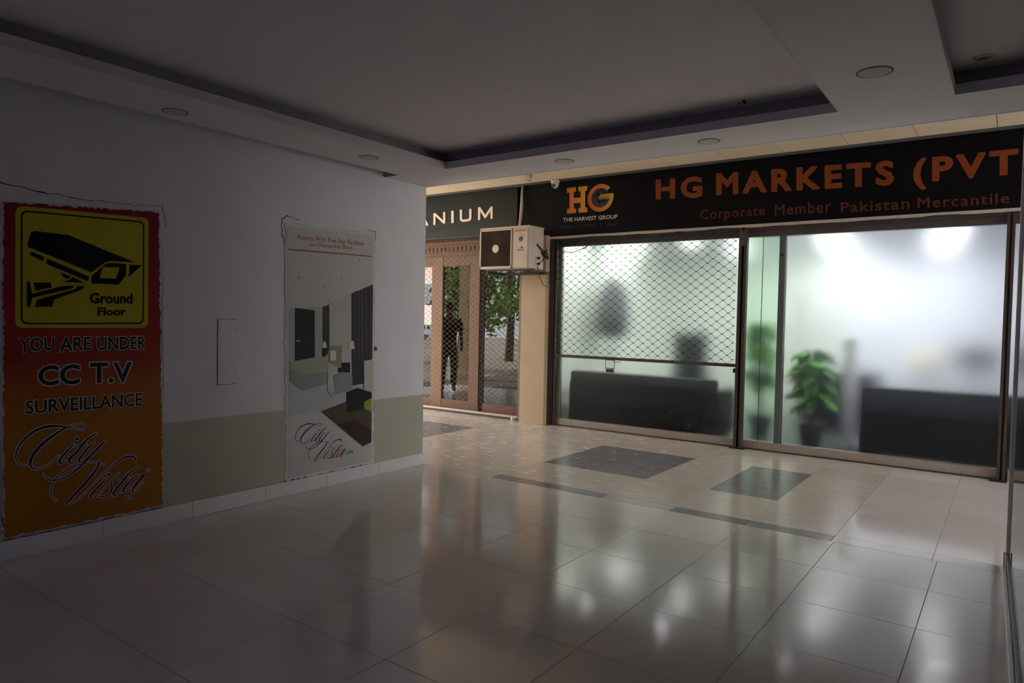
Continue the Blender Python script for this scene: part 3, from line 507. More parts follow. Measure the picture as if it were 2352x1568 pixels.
# sofa on the right, long sofa on the left
def cushion(x0, x1, y0, y1, z0, z1, name, t, m=None, b=.03): return MB().box(x0, x1, y0, y1, z0, z1, b).build(name, m or M_sofa, t)
t = thing('sofa', 'black leather sofa seen behind the right frosted pane', 'sofa', (4.0, 3.7, 0))
cushion(-.60, 1.5, -.36, -.16, .10, .80, 'backrest', t); cushion(-.42, 1.5, -.18, .4, .06, .42, 'seat', t)
cushion(-.60, -.42, -.38, .42, .06, .68, 'armrest', t); cushion(1.5, 1.68, -.38, .42, .06, .68, 'armrest', t)
for sx in (-.5, 1.6):
    for sy in (-.3, .34): MB().box(sx-.025, sx+.025, sy-.025, sy+.025, .004, .07).build('leg', M_black, t)
t = thing('sofa', 'long dark sofa seen low behind the rolling grille window', 'sofa', (.8, 3.6, 0))
cushion(-1.05, 1.0, -.36, -.18, .08, .76, 'backrest', t); cushion(-.9, .85, -.18, .35, .06, .40, 'seat', t)
cushion(-1.08, -.9, -.34, .38, .06, .62, 'armrest', t); cushion(.85, 1.05, -.34, .38, .06, .62, 'armrest', t)
for sx in (-1.0, .95):
    for sy in (-.3, .3): MB().box(sx-.025, sx+.025, sy-.025, sy+.025, .004, .07).build('leg', M_black, t)
def office_chair(x, y, rz, label, top=1.2):
    t = thing('office_chair', label, 'chair', (x, y, 0), 'office chairs in the frosted shop'); t.rotation_euler.z = rz
    cushion(-.25, .25, -.25, .25, .44, .53, 'seat', t); cushion(-.24, .24, .20, .29, .56, top, 'backrest', t)
    for s in (-1, 1): MB().tube([(s*.27, -.1, .5), (s*.29, -.12, .70), (s*.29, .15, .70), (s*.27, .2, .56)], .016).build('armrest', M_black, t)
    MB().tube([(0, 0, .1), (0, 0, .45)], .03).build('column', M_black, t)
    for k in range(5):
        a = k*2*PI/5; lg = MB().tube([(0, 0, .12), (.28*math.cos(a), .28*math.sin(a), .07)], [.022, .014]).build('leg', M_black, t)
        MB().tube([(.28*math.cos(a)-.02, .28*math.sin(a), .032), (.28*math.cos(a)+.02, .28*math.sin(a), .032)], .03).build('caster', M_black, lg)
    return t
office_chair(1.1, 4.25, .4, 'high-backed dark office chair standing behind the long sofa', 1.32)
t = thing('coat_stand', 'blurred dark coat hanging on a stand behind the grille window', 'coat stand', (-.16, 4.3, 0))
MB().tube([(0, 0, .03), (0, 0, 2.15)], .02).build('pole', M_black, t); MB().lathe([(.2, .004), (.2, .03), (.03, .05)]).build('base', M_black, t)
MB().lathe([(.03, 1.2), (.22, 1.22), (.25, 1.5), (.20, 1.9), (.07, 2.1), (.02, 2.12)], n=12).build('coat', mat('grey_coat', (.10, .11, .12), .9), t, True)
t = thing('desk', 'white desk blurred at the rear of the shop', 'desk', (3.95, 6.3, 0))
MB().box(-.8, .8, -.35, .35, .72, .76, .004).build('desktop', M_shopw, t)
for s in (-1, 1): MB().box(s*.76-.02, s*.76+.02, -.33, .33, .004, .72).build('side_panel', M_shopw, t)
t = thing('table_lamp', 'cream shaded table lamp on the white desk', 'lamp', (3.75, 6.25, .76))
MB().lathe([(.09, 0), (.09, .02), (.02, .04), (.02, .18)]).build('base', M_black, t, True); MB().lathe([(.26, .10), (.20, .34)], n=28).build('lamp_shade', mat('cream_shade', (.80, .76, .55), .8), t, True)
t = thing('monitor', 'dark monitor on the white desk beside the lamp', 'monitor', (4.35, 6.35, .76))
MB().box(-.25, .25, -.02, .02, .12, .44, .004).build('screen', M_black, t); MB().box(-.1, .1, -.08, .08, 0, .015).box(-.02, .02, -.015, .015, .01, .15).build('stand', M_black, t)
t = thing('upright', 'slim white pedestal beside the potted plant', 'upright', (3.16, 4.12, 0))  # white upright standing in for a glass door edge
MB().box(-.06, .06, -.1, .1, .05, 1.28, .005).build('column', M_shopw, t); MB().box(-.09, .09, -.12, .12, .004, .05, .005).build('base', M_shopw, t); MB().box(-.075, .075, -.11, .11, 1.28, 1.31, .004).build('top', M_shopw, t)
def leafmesh():
    v = []; f = []
    prof = [(0, .004), (.05, .045), (.12, .075), (.19, .06), (.25, .028), (.29, .001)]
    for i, (l, h) in enumerate(prof):
        dz = -l*l*1.6
        v += [(l, -h, dz-.01), (l, 0, dz), (l, h, dz-.01)]
    for i in range(len(prof)-1):
        a = 3*i; f += [(a, a+3, a+4, a+1), (a+1, a+4, a+5, a+2)]
    me = bpy.data.meshes.new('leaf'); me.from_pydata(v, [], f); me.materials.append(M_leaf); return me
LEAF = leafmesh()
def plant(x, y, h, n, spread, label, seed):
    random.seed(seed); t = thing('potted_plant', label, 'plant', (x, y, 0), 'potted plants in the frosted shop')
    MB().lathe([(.10, .004), (.15, .30), (.16, .31), (.14, .31), (.13, .28), (0, .27)], n=20).build('pot', M_black, t, True)
    for k in range(5):
        a = k*1.3; MB().tube([(0, 0, .27), (.04*math.cos(a), .04*math.sin(a), h*.5), (.13*math.cos(a)*spread, .13*math.sin(a)*spread, h*.85)], [.014, .011, .006], 6).build('stem', M_bark, t)
    for k in range(n):
        a = random.uniform(0, 2*PI); r = random.uniform(.02, .16)*spread; z = h*random.uniform(.45, 1.0)
        o = bpy.data.objects.new('leaf', LEAF); C.objects.link(o); o.parent = t; o.location = (r*math.cos(a), r*math.sin(a), z)
        s = random.uniform(.5, .85); o.scale = (s, s*1.2, s); o.rotation_euler = (random.uniform(-.3, .3), random.uniform(-.3, .7), a+random.uniform(-.5, .5))
plant(2.84, 3.62, 1.18, 150, .85, 'bushy green potted plant close behind the frosted glass', 5)
plant(2.14, 4.02, 1.5, 130, .7, 'tall green plant blurred behind the narrow frosted pane', 6)

# ---------------------------------------------------------------- rolling grilles
def wave(x0, x1, px, pz, r, rn, flip, soft=True):
    """one zigzag wire running along x, peaks at +-pz/2"""
    pts = []; rr = []; n = int((x1-x0)/(px/2))
    for i in range(n+1):
        s = 1 if (i+flip) % 2 else -1; x = x0+i*px/2
        pts += [(x-px*.05, 0, s*pz*.48), (x+px*.05, 0, s*pz*.48)] ; rr += [rn, rn]
        if i < n: pts += [(x+px*.10, 0, s*pz*.36), (x+px*.40, 0, -s*pz*.36)]; rr += [r, r]
    mb = MB(); mb.tube(pts, rr, 4); return mb
def grille(t, x0, x1, z0, z1, px, pz, r, rn, y, m):
    a = wave(x0, x1, px, pz, r, rn, 0).build('wire', m, t); b = wave(x0, x1, px, pz, r, rn, 1).build('wire', m, t)
    a.location = (0, y, z0+pz/2); b.location = (0, y, z0+pz*1.5)
    k = 2; z = z0+pz*2.5
    while z < z1:
        o = (a if k % 2 == 0 else b).copy(); C.objects.link(o); o.location.z = z; k += 1; z += pz
g = thing('rolling_grille', 'brown rolling grille half lowered over the frosted shop window', 'shutter')
def channel(x0, x1, z1, t, y0=3.03, y1=3.10, name='side_guide'):
    w = (x1-x0); m = MB().box(x0, x1, y1-.012, y1, 0, z1).box(x0, x0+w*.36, y0, y1-.01, 0, z1).box(x1-w*.36, x1, y0, y1-.01, 0, z1)
    return m.build(name, M_brown, t)
channel(-.548, -.452, 2.585, g, 3.035, 3.10); channel(-.445, -.382, 2.585, g, 3.05, 3.115)
channel(2.118, 2.212, 2.585, g); MB().box(2.08, 2.25, 3.0, 3.10, .0, .016, .003).build('base_plate', M_black, g)
MB().box(2.125, 2.205, 3.022, 3.03, 2.36, 2.54).build('cover_plate', M_brownd, g)
MB().box(-.40, 2.11, 3.05, 3.085, .950, .988, .004).build('bottom_bar', M_brown, g)
MB().box(2.09, 2.125, 3.03, 3.08, .885, .935, .004).build('stop_bracket', M_black, g)
grille(g, -.435, 2.12, .985, 2.56, .1355, .0498, .0021, .0048, 3.068, M_wire)
lk = MB().box(.40, .535, 3.05, 3.055, .835, .845).box(.40, .535, 3.05, 3.055, .945, .952).box(.40, .405, 3.05, 3.055, .84, .95).box(.53, .535, 3.05, 3.055, .84, .95)
lk.build('pull_frame', M_brown, g); MB().box(.41, .525, 3.052, 3.054, .79, .83, .001).build('pull_plate', M_black, g)
MB().tube([(.52, 3.06, .955), (.52, 3.05, .93), (.62, 3.05, .93), (.62, 3.06, .955)], .004, 6).build('pull_handle', M_brown, g)
MB().tube([(-.42, 3.03, 2.50), (-.30, 3.0, 2.40), (-.12, 3.0, 2.37), (.06, 3.03, 2.43), (.14, 3.05, 2.50)], .006, 6).build('loose_cable', M_black, g)

t = thing('steel_post', 'dark brown steel channel post beside the glass partition', 'post')
channel(4.655, 4.722, 2.56, t, 3.045, 3.10, 'channel'); MB().box(4.60, 4.74, 2.98, 3.10, 0, .018, .003).build('base_plate', M_black, t)

g2 = thing('rolling_grille', 'galvanised rolling grille fully lowered over the wooden shop doors', 'shutter')
grille(g2, -5.3, -.98, .06, 2.64, .113, .0385, .0022, .0034, 3.05, M_galv)
MB().box(-5.3, -.975, 3.03, 3.07, .035, .065, .004).build('bottom_bar', mat('bar_cream', (.50, .38, .28), .5), g2)
MB().box(-5.3, -.975, 3.06, 3.09, .0, .03).build('foot_rail', M_brown, g2)
MB().box(-.985, -.955, 3.02, 3.08, 0, 2.66, .003).build('side_guide', M_galv, g2)
t = thing('padlock', 'small steel padlock lying at the corner of the lowered grille', 'padlock', (-1.03, 2.985, .0))
MB().box(-.035, .0, -.012, .012, .003, .05, .004).build('lock_body', M_chrome, t); MB().tube([(.0, 0, .012), (.03, 0, .012), (.035, 0, .025), (.03, 0, .04), (.0, 0, .04)], .005, 6).build('shackle', M_chrome, t)

# ---------------------------------------------------------------- left-hand shop: wooden doors, dark inside
d1 = struct(MB().box(-5.2, -.95, 3.24, 3.32, 2.40, 2.70).build('door_1', M_wood))
struct(MB().box(-5.2, -.95, 3.21, 3.25, 2.60, 2.66, .008).build('head_moulding', M_wood, d1)); struct(MB().box(-5.2, -.95, 3.215, 3.25, 2.44, 2.47, .008).build('head_moulding', M_wood2, d1))
mb = MB()
x = -5.1
while x < -1.0: mb.box(x, x+.05, 3.225, 3.245, 2.50, 2.57, .006); x += .085
o = mb.build('carved_frieze', M_wood, d1); o['kind'] = 'stuff'
for a, b, m in ((-5.2, -4.9, M_wood2), (-3.75, -3.5, M_wood2), (-2.862, -2.629, M_wood2), (-2.075, -1.877, M_wood), (-1.08, -.98, M_wood)):
    MB().box(a, b, 3.23, 3.29, .03, 2.42, .006).build('stile', m, d1)
for a, b in ((-4.9, -3.75), (-3.5, -2.862), (-2.629, -2.075), (-1.793, -1.08)):
    MB().box(a, b, 3.235, 3.285, 2.27, 2.42, .006).build('top_rail', M_wood, d1)
    MB().box(a, b, 3.235, 3.285, .03, .17, .006).build('bottom_rail', M_wood, d1)
    MB().box(a, b, 3.258, 3.264, .17, 2.27).build('pane', M_mirror, d1)
MB().box(-1.877, -1.793, 3.25, 3.29, .03, 2.42).build('ajar_gap_shade', M_gap, d1)  # black block standing for the shade in the gap of the ajar door
for z0, z1, lb in ((2.0, 2.27, 'upper white paper notice taped inside the wooden door glass'), (1.34, 1.66, 'lower white paper notice taped inside the wooden door glass')):
    tag(MB().box(-3.14, -2.875, 3.2545, 3.2565, z0, z1).build('paper_notice', M_paper), lb, 'notice')
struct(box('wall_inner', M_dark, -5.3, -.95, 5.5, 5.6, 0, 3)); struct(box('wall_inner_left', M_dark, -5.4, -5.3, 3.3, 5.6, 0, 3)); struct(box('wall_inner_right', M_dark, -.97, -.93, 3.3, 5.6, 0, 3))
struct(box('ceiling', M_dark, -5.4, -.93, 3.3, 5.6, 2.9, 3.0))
struct(box('wall_end', M_pill, -6.0, -5.2, 3.1, 3.4, 0, 3.5))

# ---------------------------------------------------------------- signs
F = facing(3.03)
s = thing('shop_sign', 'long black shop sign with orange lettering above the frosted window', 'sign')
MB().box(-.955, 7.3, 3.03, 3.11, 2.598, 3.347).build('sign_board', M_sign, s)
random.seed(11); top = []; bot = []
x = -.50
while x < 7.0:
    top.append((x, 2.604+.004*noise.noise((x*3, 1, 0)))); bot.append((x, 2.570+.014*noise.noise((x*2.3, 5, 0))+.006*noise.noise((x*9, 2, 0)))); x += .06
mb = MB(); n = len(top)
mb.add([(p[0], 3.022, p[1]) for p in top]+[(p[0], 3.022-.004+.006*noise.noise((p[0]*4, 0, 3)), p[1]) for p in bot], [(i, n+i, n+i+1, i+1) for i in range(n-1)])
mb.build('torn_flex_edge', M_trim, s)
for body, q in D['hg']: lettering(body, q, F, M_orange, s, .003, .042, space=1.28)
for body, q in D['corp']: lettering(body, q, F, M_orange2, s, .003, .014, space=1.12)
MB().poly(D['slabH'], F, .003).build('logo_letter', M_logo, s)
(cx, cz), (rx, _), (_, tz) = D['G']; R1 = rx-cx; R1z = tz-cz
mb = MB(); ri = .70; n = 30; a0, a1 = math.radians(42), math.radians(360-0)
v = []; fc = []
for k in range(n+1):
    a = a0+(a1-a0)*k/n
    v += [F(cx+R1*math.cos(a), cz+R1z*math.sin(a), .004), F(cx+R1*ri*math.cos(a), cz+R1z*ri*math.sin(a), .004)]
mb.add(v, [(2*k, 2*k+1, 2*k+3, 2*k+2) for k in range(n)]); mb.poly([(cx-.0*R1, cz-.02), (cx+R1, cz-.02), (cx+R1, cz+.045), (cx-.0*R1, cz+.045)], F, .0042)
mb.build('logo_letter', M_logo, s)
mb = MB(); disc(mb, (cx, cz), R1*.69, F, .002, 28, R1z*.69); mb.build('globe', mat('globe_grey', (.045, .045, .055), .5, spec=.1), s)
mb = MB()
for (u, q, a, b) in ((-.25, .25, .26, .2), (-.1, -.2, .16, .3), (.3, .35, .2, .12), (.25, -.05, .22, .34), (.1, .5, .2, .08)):
    random.seed(int(u*100)); pts = [(cx+R1*(u+a*math.cos(k*PI/6)*random.uniform(.6, 1.1)), cz+R1z*(q+b*math.sin(k*PI/6)*random.uniform(.6, 1.1))) for k in range(12)]; mb.poly(pts, F, .0028)
mb.build('globe_land', mat('globe_dark', (.012, .012, .015), .5, spec=.1), s)
MB().poly(D['tag'], F, .006).build('logo_tag', mat('tag_yellow', (.55, .38, .05), .5), s)
lettering('MARKETS', D['tagt'], F, M_ink, s, .0075, .03)
lettering('THE HARVEST GROUP', D['harv'], F, M_white, s, .003, .02)
for body, q in D['inv']:
    if body == '|': MB().poly(q, F, .003).build('lettering', M_faint, s)
    else: lettering(body, q, F, M_faint, s, .003, .0)
s2 = thing('shop_sign', 'dark green-black shop sign with raised cream letters above the wooden doors', 'sign')
MB().box(-5.2, -1.06, 3.03, 3.12, 2.68, 3.345, .003).build('sign_board', M_sign2, s2)
MB().box(-5.2, -1.06, 3.02, 3.04, 2.675, 2.69).build('bottom_lip', M_black, s2)
for l in D['anium']: MB().poly(l, F, .014).build('letter', M_cream, s2)
for body, q in D['gents']: lettering(body, q, F, M_dim, s2, .004, -.008)
struct(box('wall_gap', M_gap, -1.06, -.955, 3.08, 3.12, 2.6, 3.35))

# ---------------------------------------------------------------- air conditioner
ac = thing('air_conditioner', 'cream outdoor air conditioner unit mounted above the tan pillar', 'air conditioner')
X0, X1, Y0, Y1, Z0, Z1 = -1.245, -.43, 2.42, 2.78, 2.125, 2.695
MB().box(X0, X1, Y0+.012, Y1, Z0+.01, Z1-.02, .012).build('casing', M_ac, ac)
MB().box(X0-.004, X1+.004, Y0+.006, Y1+.004, Z1-.03, Z1, .008).build('top_cover', M_ac, ac)
fr = MB(); fr.box(X0, -1.222, Y0, Y0+.02, Z0+.01, Z1-.03, .004).box(-.725, -.705, Y0, Y0+.02, Z0+.01, Z1-.03, .004).box(X0, -.705, Y0, Y0+.02, Z1-.05, Z1-.03, .004).box(X0, -.705, Y0, Y0+.02, Z0+.01, Z0+.045, .004)
fr.build('fan_frame', M_ac, ac)
MB().box(-.700, -.678, Y0+.006, Y0+.016, Z0+.015, Z1-.035).build('groove', M_acg, ac)
MB().box(-.676, -.45, Y0, Y0+.02, Z0+.02, Z1-.04, .004).build('front_panel', M_ac, ac)
MB().box(-1.222, -.725, Y0+.0095, Y0+.0115, Z0+.045, Z1-.05).build('fan_backing', M_dark, ac)
fcx, fcz = -.973, 2.405
fb = MB()
for k in range(3):
    a = k*2*PI/3; v = []
    for i in range(6):
        r = .05+.035*i; aw = a+.18*i
        v += [(fcx+r*math.cos(aw), Y0+.0085, fcz+r*math.sin(aw)), (fcx+r*math.cos(aw+.9), Y0+.0065, fcz+r*math.sin(aw+.9))]
    fb.add(v, [(2*i, 2*i+1, 2*i+3, 2*i+2) for i in range(5)])
fb.build('fan', mat('fan_grey', (.022, .02, .018), .8, spec=.1), ac)
gr = MB(); r = .055
while r < .345:
    n = 56; run = []
    for k in range(n+1):
        a = 2*PI*k/n; px_, pz_ = fcx+r*math.cos(a), fcz+r*math.sin(a)
        ok = -1.222 < px_ < -.725 and Z0+.045 < pz_ < Z1-.05
        if ok: run.append((px_, Y0+.003, pz_))
        if (not ok or k == n) and len(run) > 1: gr.tube(run, .0019, 4, False); run = []
        elif not ok: run = []
    r += .0125
o = gr.build('fan_guard', mat('guard_tan', (.17, .12, .085), .6, spec=.2), ac); o['kind'] = 'stuff'
mb = MB(); mb.tube([(fcx, Y0+.009, fcz), (fcx, Y0-.001, fcz)], .054, 24); mb.build('hub_disc', M_acl, ac)
A = facing(Y0)
lettering('GENERAL', D['acgen'], A, M_red, ac, .002, .03); mb = MB()
ax, az = D['aco']; n = 14
ribbon(mb, [(ax+.014*math.cos(2*PI*k/n), az+.012*math.sin(2*PI*k/n), .006) for k in range(n+1)], A, .002); ribbon(mb, [(p[0], p[1], .004) for p in D['acsq']], A, .002)
mb.build('emblem', M_red, ac)
mb = MB(); (dx, dz), (ex_, _) = D['acdisc']; disc(mb, (dx, dz), ex_-dx, A, .002, 24); mb.build('sticker', M_blue, ac)
MB().poly(D['acleaf'], A, .002).build('leaf_mark', M_green, ac)
lettering('R410A', D['acr'], A, M_green, ac, .002, .005)
MB().box(X1-.002, X1+.006, 2.53, 2.63, 2.45, 2.655, .003).build('service_cover', M_ac, ac)
MB().box(X1-.002, X1+.012, 2.58, 2.66, 2.17, 2.30, .003).build('valve_plate', M_ac, ac)
for z in (2.275, 2.20): MB().tube([(X1, 2.61, z), (X1+.05, 2.61, z)], .014, 8).tube([(X1+.045, 2.61, z-.02), (X1+.045, 2.61, z+.02)], .01, 6).build('valve', M_black, ac)
MB().tube([(X1+.008, 2.6, 2.46), (X1+.03, 2.68, 2.40), (X1+.03, 2.75, 2.34), (X1-.02, 2.84, 2.33), (X1-.05, 2.93, 2.42)], .011, 6).build('power_cable', M_black, ac)
MB().tube([(X1+.02, 2.73, 2.36), (X1+.01, 2.80, 2.34), (X1-.02, 2.92, 2.30)], [.03, .042, .02], 8).build('taped_bundle', M_black, ac)
MB().tube([(X1+.05, 2.61, 2.20), (X1+.05, 2.72, 2.28), (X1-.02, 2.84, 2.33)], .006, 6).build('copper_pipe', M_black, ac)
MB().tube([(X1+.01, 2.62, 2.18), (X1+.0, 2.68, 2.05), (X1-.01, 2.80, 1.93), (X1-.02, 2.93, 1.90), (X1-.02, 2.95, 2.0), (X1-.04, 2.96, 2.12)], .005, 6).build('hanging_wire', M_brown, ac)
br = thing('wall_bracket', 'dark steel bracket carrying the outdoor air conditioner unit', 'bracket')
for xb in (-1.16, -.55): MB().box(xb, xb+.035, 2.45, 2.95, 2.075, 2.11, .002).build('arm', M_brown, br)
MB().box(-1.2, -.40, 2.50, 2.53, 2.108, 2.126).box(-1.2, -.40, 2.80, 2.90, 2.075, 2.11).build('cross_bar', M_brown, br)
tag(MB().tube([(-.957, 3.0, 3.345), (-.955, 2.985, 3.2), (-.948, 2.98, 3.07), (-.905, 2.90, 2.90), (-.80, 2.72, 2.717)], [.014, .015, .022, .022, .018], 10).build('insulated_pipe', mat('foil_lagging', (.55, .42, .36), .5, var=.2, scale=60), None, True),
    'pale insulated pipe dropping between the two signs to the air conditioner', 'pipe')
# ---------------------------------------------------------------- cameras under the ceiling
t = thing('dome_camera', 'small white dome camera hanging over the orange-lettered sign', 'camera', (-.345, 2.90, 3.35))
MB().lathe([(.045, 0), (.062, -.012), (.058, -.035), (.05, -.045)], n=24).build('base', M_white, t, True)
MB().lathe([(.05, -.04), (.052, -.06), (.04, -.095), (.02, -.112), (0, -.116)], n=24).build('dome', mat('dome_cream', (.60, .56, .46), .35), t, True)
MB().tube([(.0, -.025, -.075), (.0, -.058, -.088)], .026, 14).build('lens', M_black, t)
t = thing('bracket_camera', 'tiny square beige camera tilted on a hook under the ceiling tiles', 'camera', (-.45, 2.42, 3.355)); t.scale = (.7, .7, .7)
b_ = MB().box(-.05, .05, -.035, .035, -.055, .045, .006).build('housing', M_trim, t); b_.rotation_euler = (.2, .5, .3); b_.location = (0, 0, -.07)
MB().tube([(.02, 0, -.05), (.08, 0, -.04), (.06, 0, -.015), (.09, 0, 0)], .006, 6).build('hook', M_brown, t)
b2 = MB().box(-.052, .052, -.02, .036, -.062, -.05, .002).build('lens_plate', M_black, t); b2.rotation_euler = (.2, .5, .3); b2.location = (0, 0, -.07)

# ---------------------------------------------------------------- unlit downlights
def dl(x, y, z, label, r=.078, kind=0):
    t = thing('downlight', label, 'downlight', (x, y, z), 'unlit ceiling downlights')
    if kind == 0:
        MB().lathe([(r, .0), (r, -.003), (r-.006, -.0035), (r-.006, 0)], n=36).build('gap_ring', M_ring, t)
        MB().lathe([(0, -.006), (r-.012, -.005), (r-.007, -.002), (r-.007, 0)], n=36).build('lamp_lens', M_lens, t)
    else:
        MB().lathe([(r, .0), (r, -.004), (r-.018, -.008), (r-.018, 0)], n=36).build('rim', M_chrome, t)
        MB().lathe([(0, -.002), (r-.018, -.002), (r-.018, 0)], n=36).build('lamp_lens', M_ring, t)
dl(.363, -2.724, H, 'unlit downlight over the two wall pictures, nearest the dark corner')
dl(.481, -1.194, H, 'unlit downlight beside the slot at the top of the left wall')
dl(1.759, -.269, H, 'unlit downlight in the soffit nearest the air conditioner')
dl(2.952, -.28, H, 'unlit downlight in the soffit above the sign lettering')
dl(4.124, -1.158, H, 'unlit downlight between the two recessed ceiling trays', .084)
dl(4.555, -.62, 2.90, 'small rimmed downlight inside the narrow recessed tray', .045, 1)
tag(MB().tube([(3.28, -.56, 2.90), (3.285, -.57, 2.885), (3.30, -.57, 2.875)], [.012, .008, .003], 6).tube([(3.28, -.56, 2.899), (3.25, -.55, 2.893), (3.24, -.55, 2.885)], .003, 5).build('ceiling_hook', M_black), 'small black hook sticking out of the recessed ceiling tray', 'hook')

# ---------------------------------------------------------------- wall panel and pictures
t = thing('wall_cover_plate', 'narrow white cover plate screwed to the wall between the two pictures', 'cover plate')
MB().box(-.001, .004, -2.208, -2.049, .938, 1.428).build('shadow_gap', mat('gap_grey', (.22, .20, .21), .8), t)
MB().box(0, .008, -2.204, -2.047, .943, 1.424, .0015).build('plate', M_wall, t)
for y in (-2.193, -2.063):
    for z in (1.345, 1.02): MB().tube([(.007, y, z), (.0095, y, z)], .0035, 8).build('screw', M_black, t)
def grow_quad(q, g):
    cx = sum(p[0] for p in q)/4; cy = sum(p[1] for p in q)/4
    return [(p[0]+math.copysign(g, p[0]-cx), p[1]+math.copysign(g, p[1]-cy)) for p in q]
def fix(q): # bl, br, tr, tl
    return q
p = thing('security_poster', 'red and orange camera warning poster pasted on the left wall', 'poster')
W = onwall(.0032)
MB().poly(jag(grow_quad(D['p1'], .012), .008, .02, 5), W, .0022).build('torn_paper', mat('torn_paper', (.50, .48, .50), .8, var=.2, scale=30), p)
MB().poly(jag(grow_quad(D['p1'], -.006), .007, .018, 6), W, .0034).build('poster_sheet', M_poster, p)
def rounded(q, r, n=5):
    bl, br, tr, tl = [Vector(a) for a in q]; out = []
    for a, b, c in ((tl, bl, br), (bl, br, tr), (br, tr, tl), (tr, tl, bl)):
        e1 = (a-b).normalized(); e2 = (c-b).normalized(); p0 = b+e1*r; p1 = b+e2*r
        for k in range(n+1):
            t_ = k/n; out.append(tuple((1-t_)**2*p0+2*t_*(1-t_)*b+t_*t_*p1))
    return out
def inset(q, d):
    cx = sum(a[0] for a in q)/4; cy = sum(a[1] for a in q)/4
    return [(a[0]-math.copysign(d, a[0]-cx), a[1]-math.copysign(d, a[1]-cy)) for a in q]
MB().poly(rounded(D['yel'], .045), W, .0046).build('yellow_panel', M_yellow, p)
MB().poly(rounded(D['blk'], .04), W, .0056).build('border_line', M_ink, p)
MB().poly(rounded(inset(D['blk'], .009), .034), W, .0064).build('yellow_field', M_yellow, p)
cs = MB()
for l in D['pic']: cs.poly(l, W, .0074)
cs.build('camera_symbol', M_ink, p)
MB().poly(D['lens'], W, .0086).build('symbol_lens', M_yellow, p)
for body, q in D['t2']: lettering(body, q, W, M_ink, p, .0076, .035)
for body, q in D['t1']:
    big = body in ('CC', 'T.V')
    lettering(body, q, W, M_halo, p, .0052, .02 if not big else .03, halo=.055 if not big else .065)
    lettering(body, q, W, M_text, p, .0064, .02 if not big else .03)
def script(parent, f, ws, halo, w0, m):
    hb = MB(); sb = MB()
    for si, st in enumerate(D['script']):
        w = w0+.00008*si
        q = [(*f(a, b), c*ws) for a, b, c in st]
        if halo: ribbon(hb, q, W, w, halo)
        ribbon(sb, q, W, w+.0012)
    for a, b in D['dots']:
        c = f(a, b); w = w0
        if halo: disc(hb, c, .010*ws+halo, W, w)
        disc(sb, c, .010*ws, W, w+.0012)
    if halo: hb.build('script_outline', M_halo if parent is p else mat('grey_outline', (.50, .50, .49), .5), parent)
    sb.build('script_lettering', m, parent)
script(p, lambda a, b: (a, b), 1.0, .0048, .0052, M_script)
mb = MB(); ribbon(mb, [(D['reg'][0]+.013*math.cos(k*PI/6), D['reg'][1]+.013*math.sin(k*PI/6), .004) for k in range(13)], W, .0052); ribbon(mb, [(D['reg'][0]+.004*math.cos(k*PI/3), D['reg'][1]+.005*math.sin(k*PI/3), .003) for k in range(6)], W, .0052)
mb.build('register_mark', M_halo, p)
lettering('USA', D['usa'], W, M_halo, p, .0052, .01, halo=.06); lettering('USA', D['usa'], W, M_text, p, .0064, .0)

p = thing('room_poster', 'tall pale poster of a hotel room pasted beside the wall corner', 'poster')
MB().poly(jag(grow_quad(D['p2'], .02), .010, .03, 15), W, .0022).build('torn_paper', mat('grey_plaster', (.60, .60, .59), .7, var=.1, scale=20), p)
MB().poly(jag(grow_quad(D['p2'], -.004), .003, .03, 16), W, .0034).build('poster_sheet', ramp_mat('pale_print', 2, .15, 2.2, [(0, (.46, .46, .44)), (.30, (.50, .50, .475)), (.6, (.46, .46, .43)), (.93, (.50, .49, .46)), (1, (.54, .53, .51))]), p)
PC = dict(floor=(.42, .44, .43), wallg=(.36, .375, .34), black=(.018, .02, .022), pale=(.46, .46, .41), win=(.42, .44, .38), curt=(.045, .04, .05), curt2=(.085, .078, .09), olive=(.26, .26, .17), white=(.62, .61, .56), bed=(.33, .35, .26), base=(.24, .28, .27), otto=(.25, .27, .28), rug=(.075, .065, .035), rugd=(.045, .022, .02), green=(.26, .31, .06))
for k, (l, c) in enumerate(D['pol']):
    MB().poly(l, W, .0042+.00035*k).build('print_shape', mat('print_'+c, PC[c], .5, spec=.15), p)
MB().poly(D['p2l'], W, .0042).build('red_rule', M_red, p)
for body, q in D['t3']: lettering(body, q, W, mat('red_ink', (.30, .03, .03), .4), p, .0046, .008)
af = D['aff']
script(p, lambda a, b: (a*af[0][0]+b*af[1][0]+af[2][0], a*af[0][1]+b*af[1][1]+af[2][1]), .62, 0, .0042, ramp_mat('navy_to_red_print', 2, .20, .50, [(0, (.20, .015, .025)), (.4, (.16, .012, .03)), (.62, (.03, .02, .035)), (1, (.02, .02, .03))]))
lettering('USA', D['usa2'], W, M_text, p, .005, .0)
mb = MB()
for (y, z) in ((-1.50, 1.77), (-1.24, 1.70), (-1.06, 1.79), (-.86, 1.97), (-1.20, 1.6)): disc(mb, (y, z), .008, W, .0042, 10)
mb.build('printed_spots', mat('print_grey', (.18, .17, .15), .5), p)
tag(MB().tube([(.004, -.652, 1.17), (.010, -.652, 1.17)], .02, 12).build('red_sticker', mat('red_blot', (.22, .02, .03), .6)), 'small red blot stuck on the edge of the room poster', 'sticker')

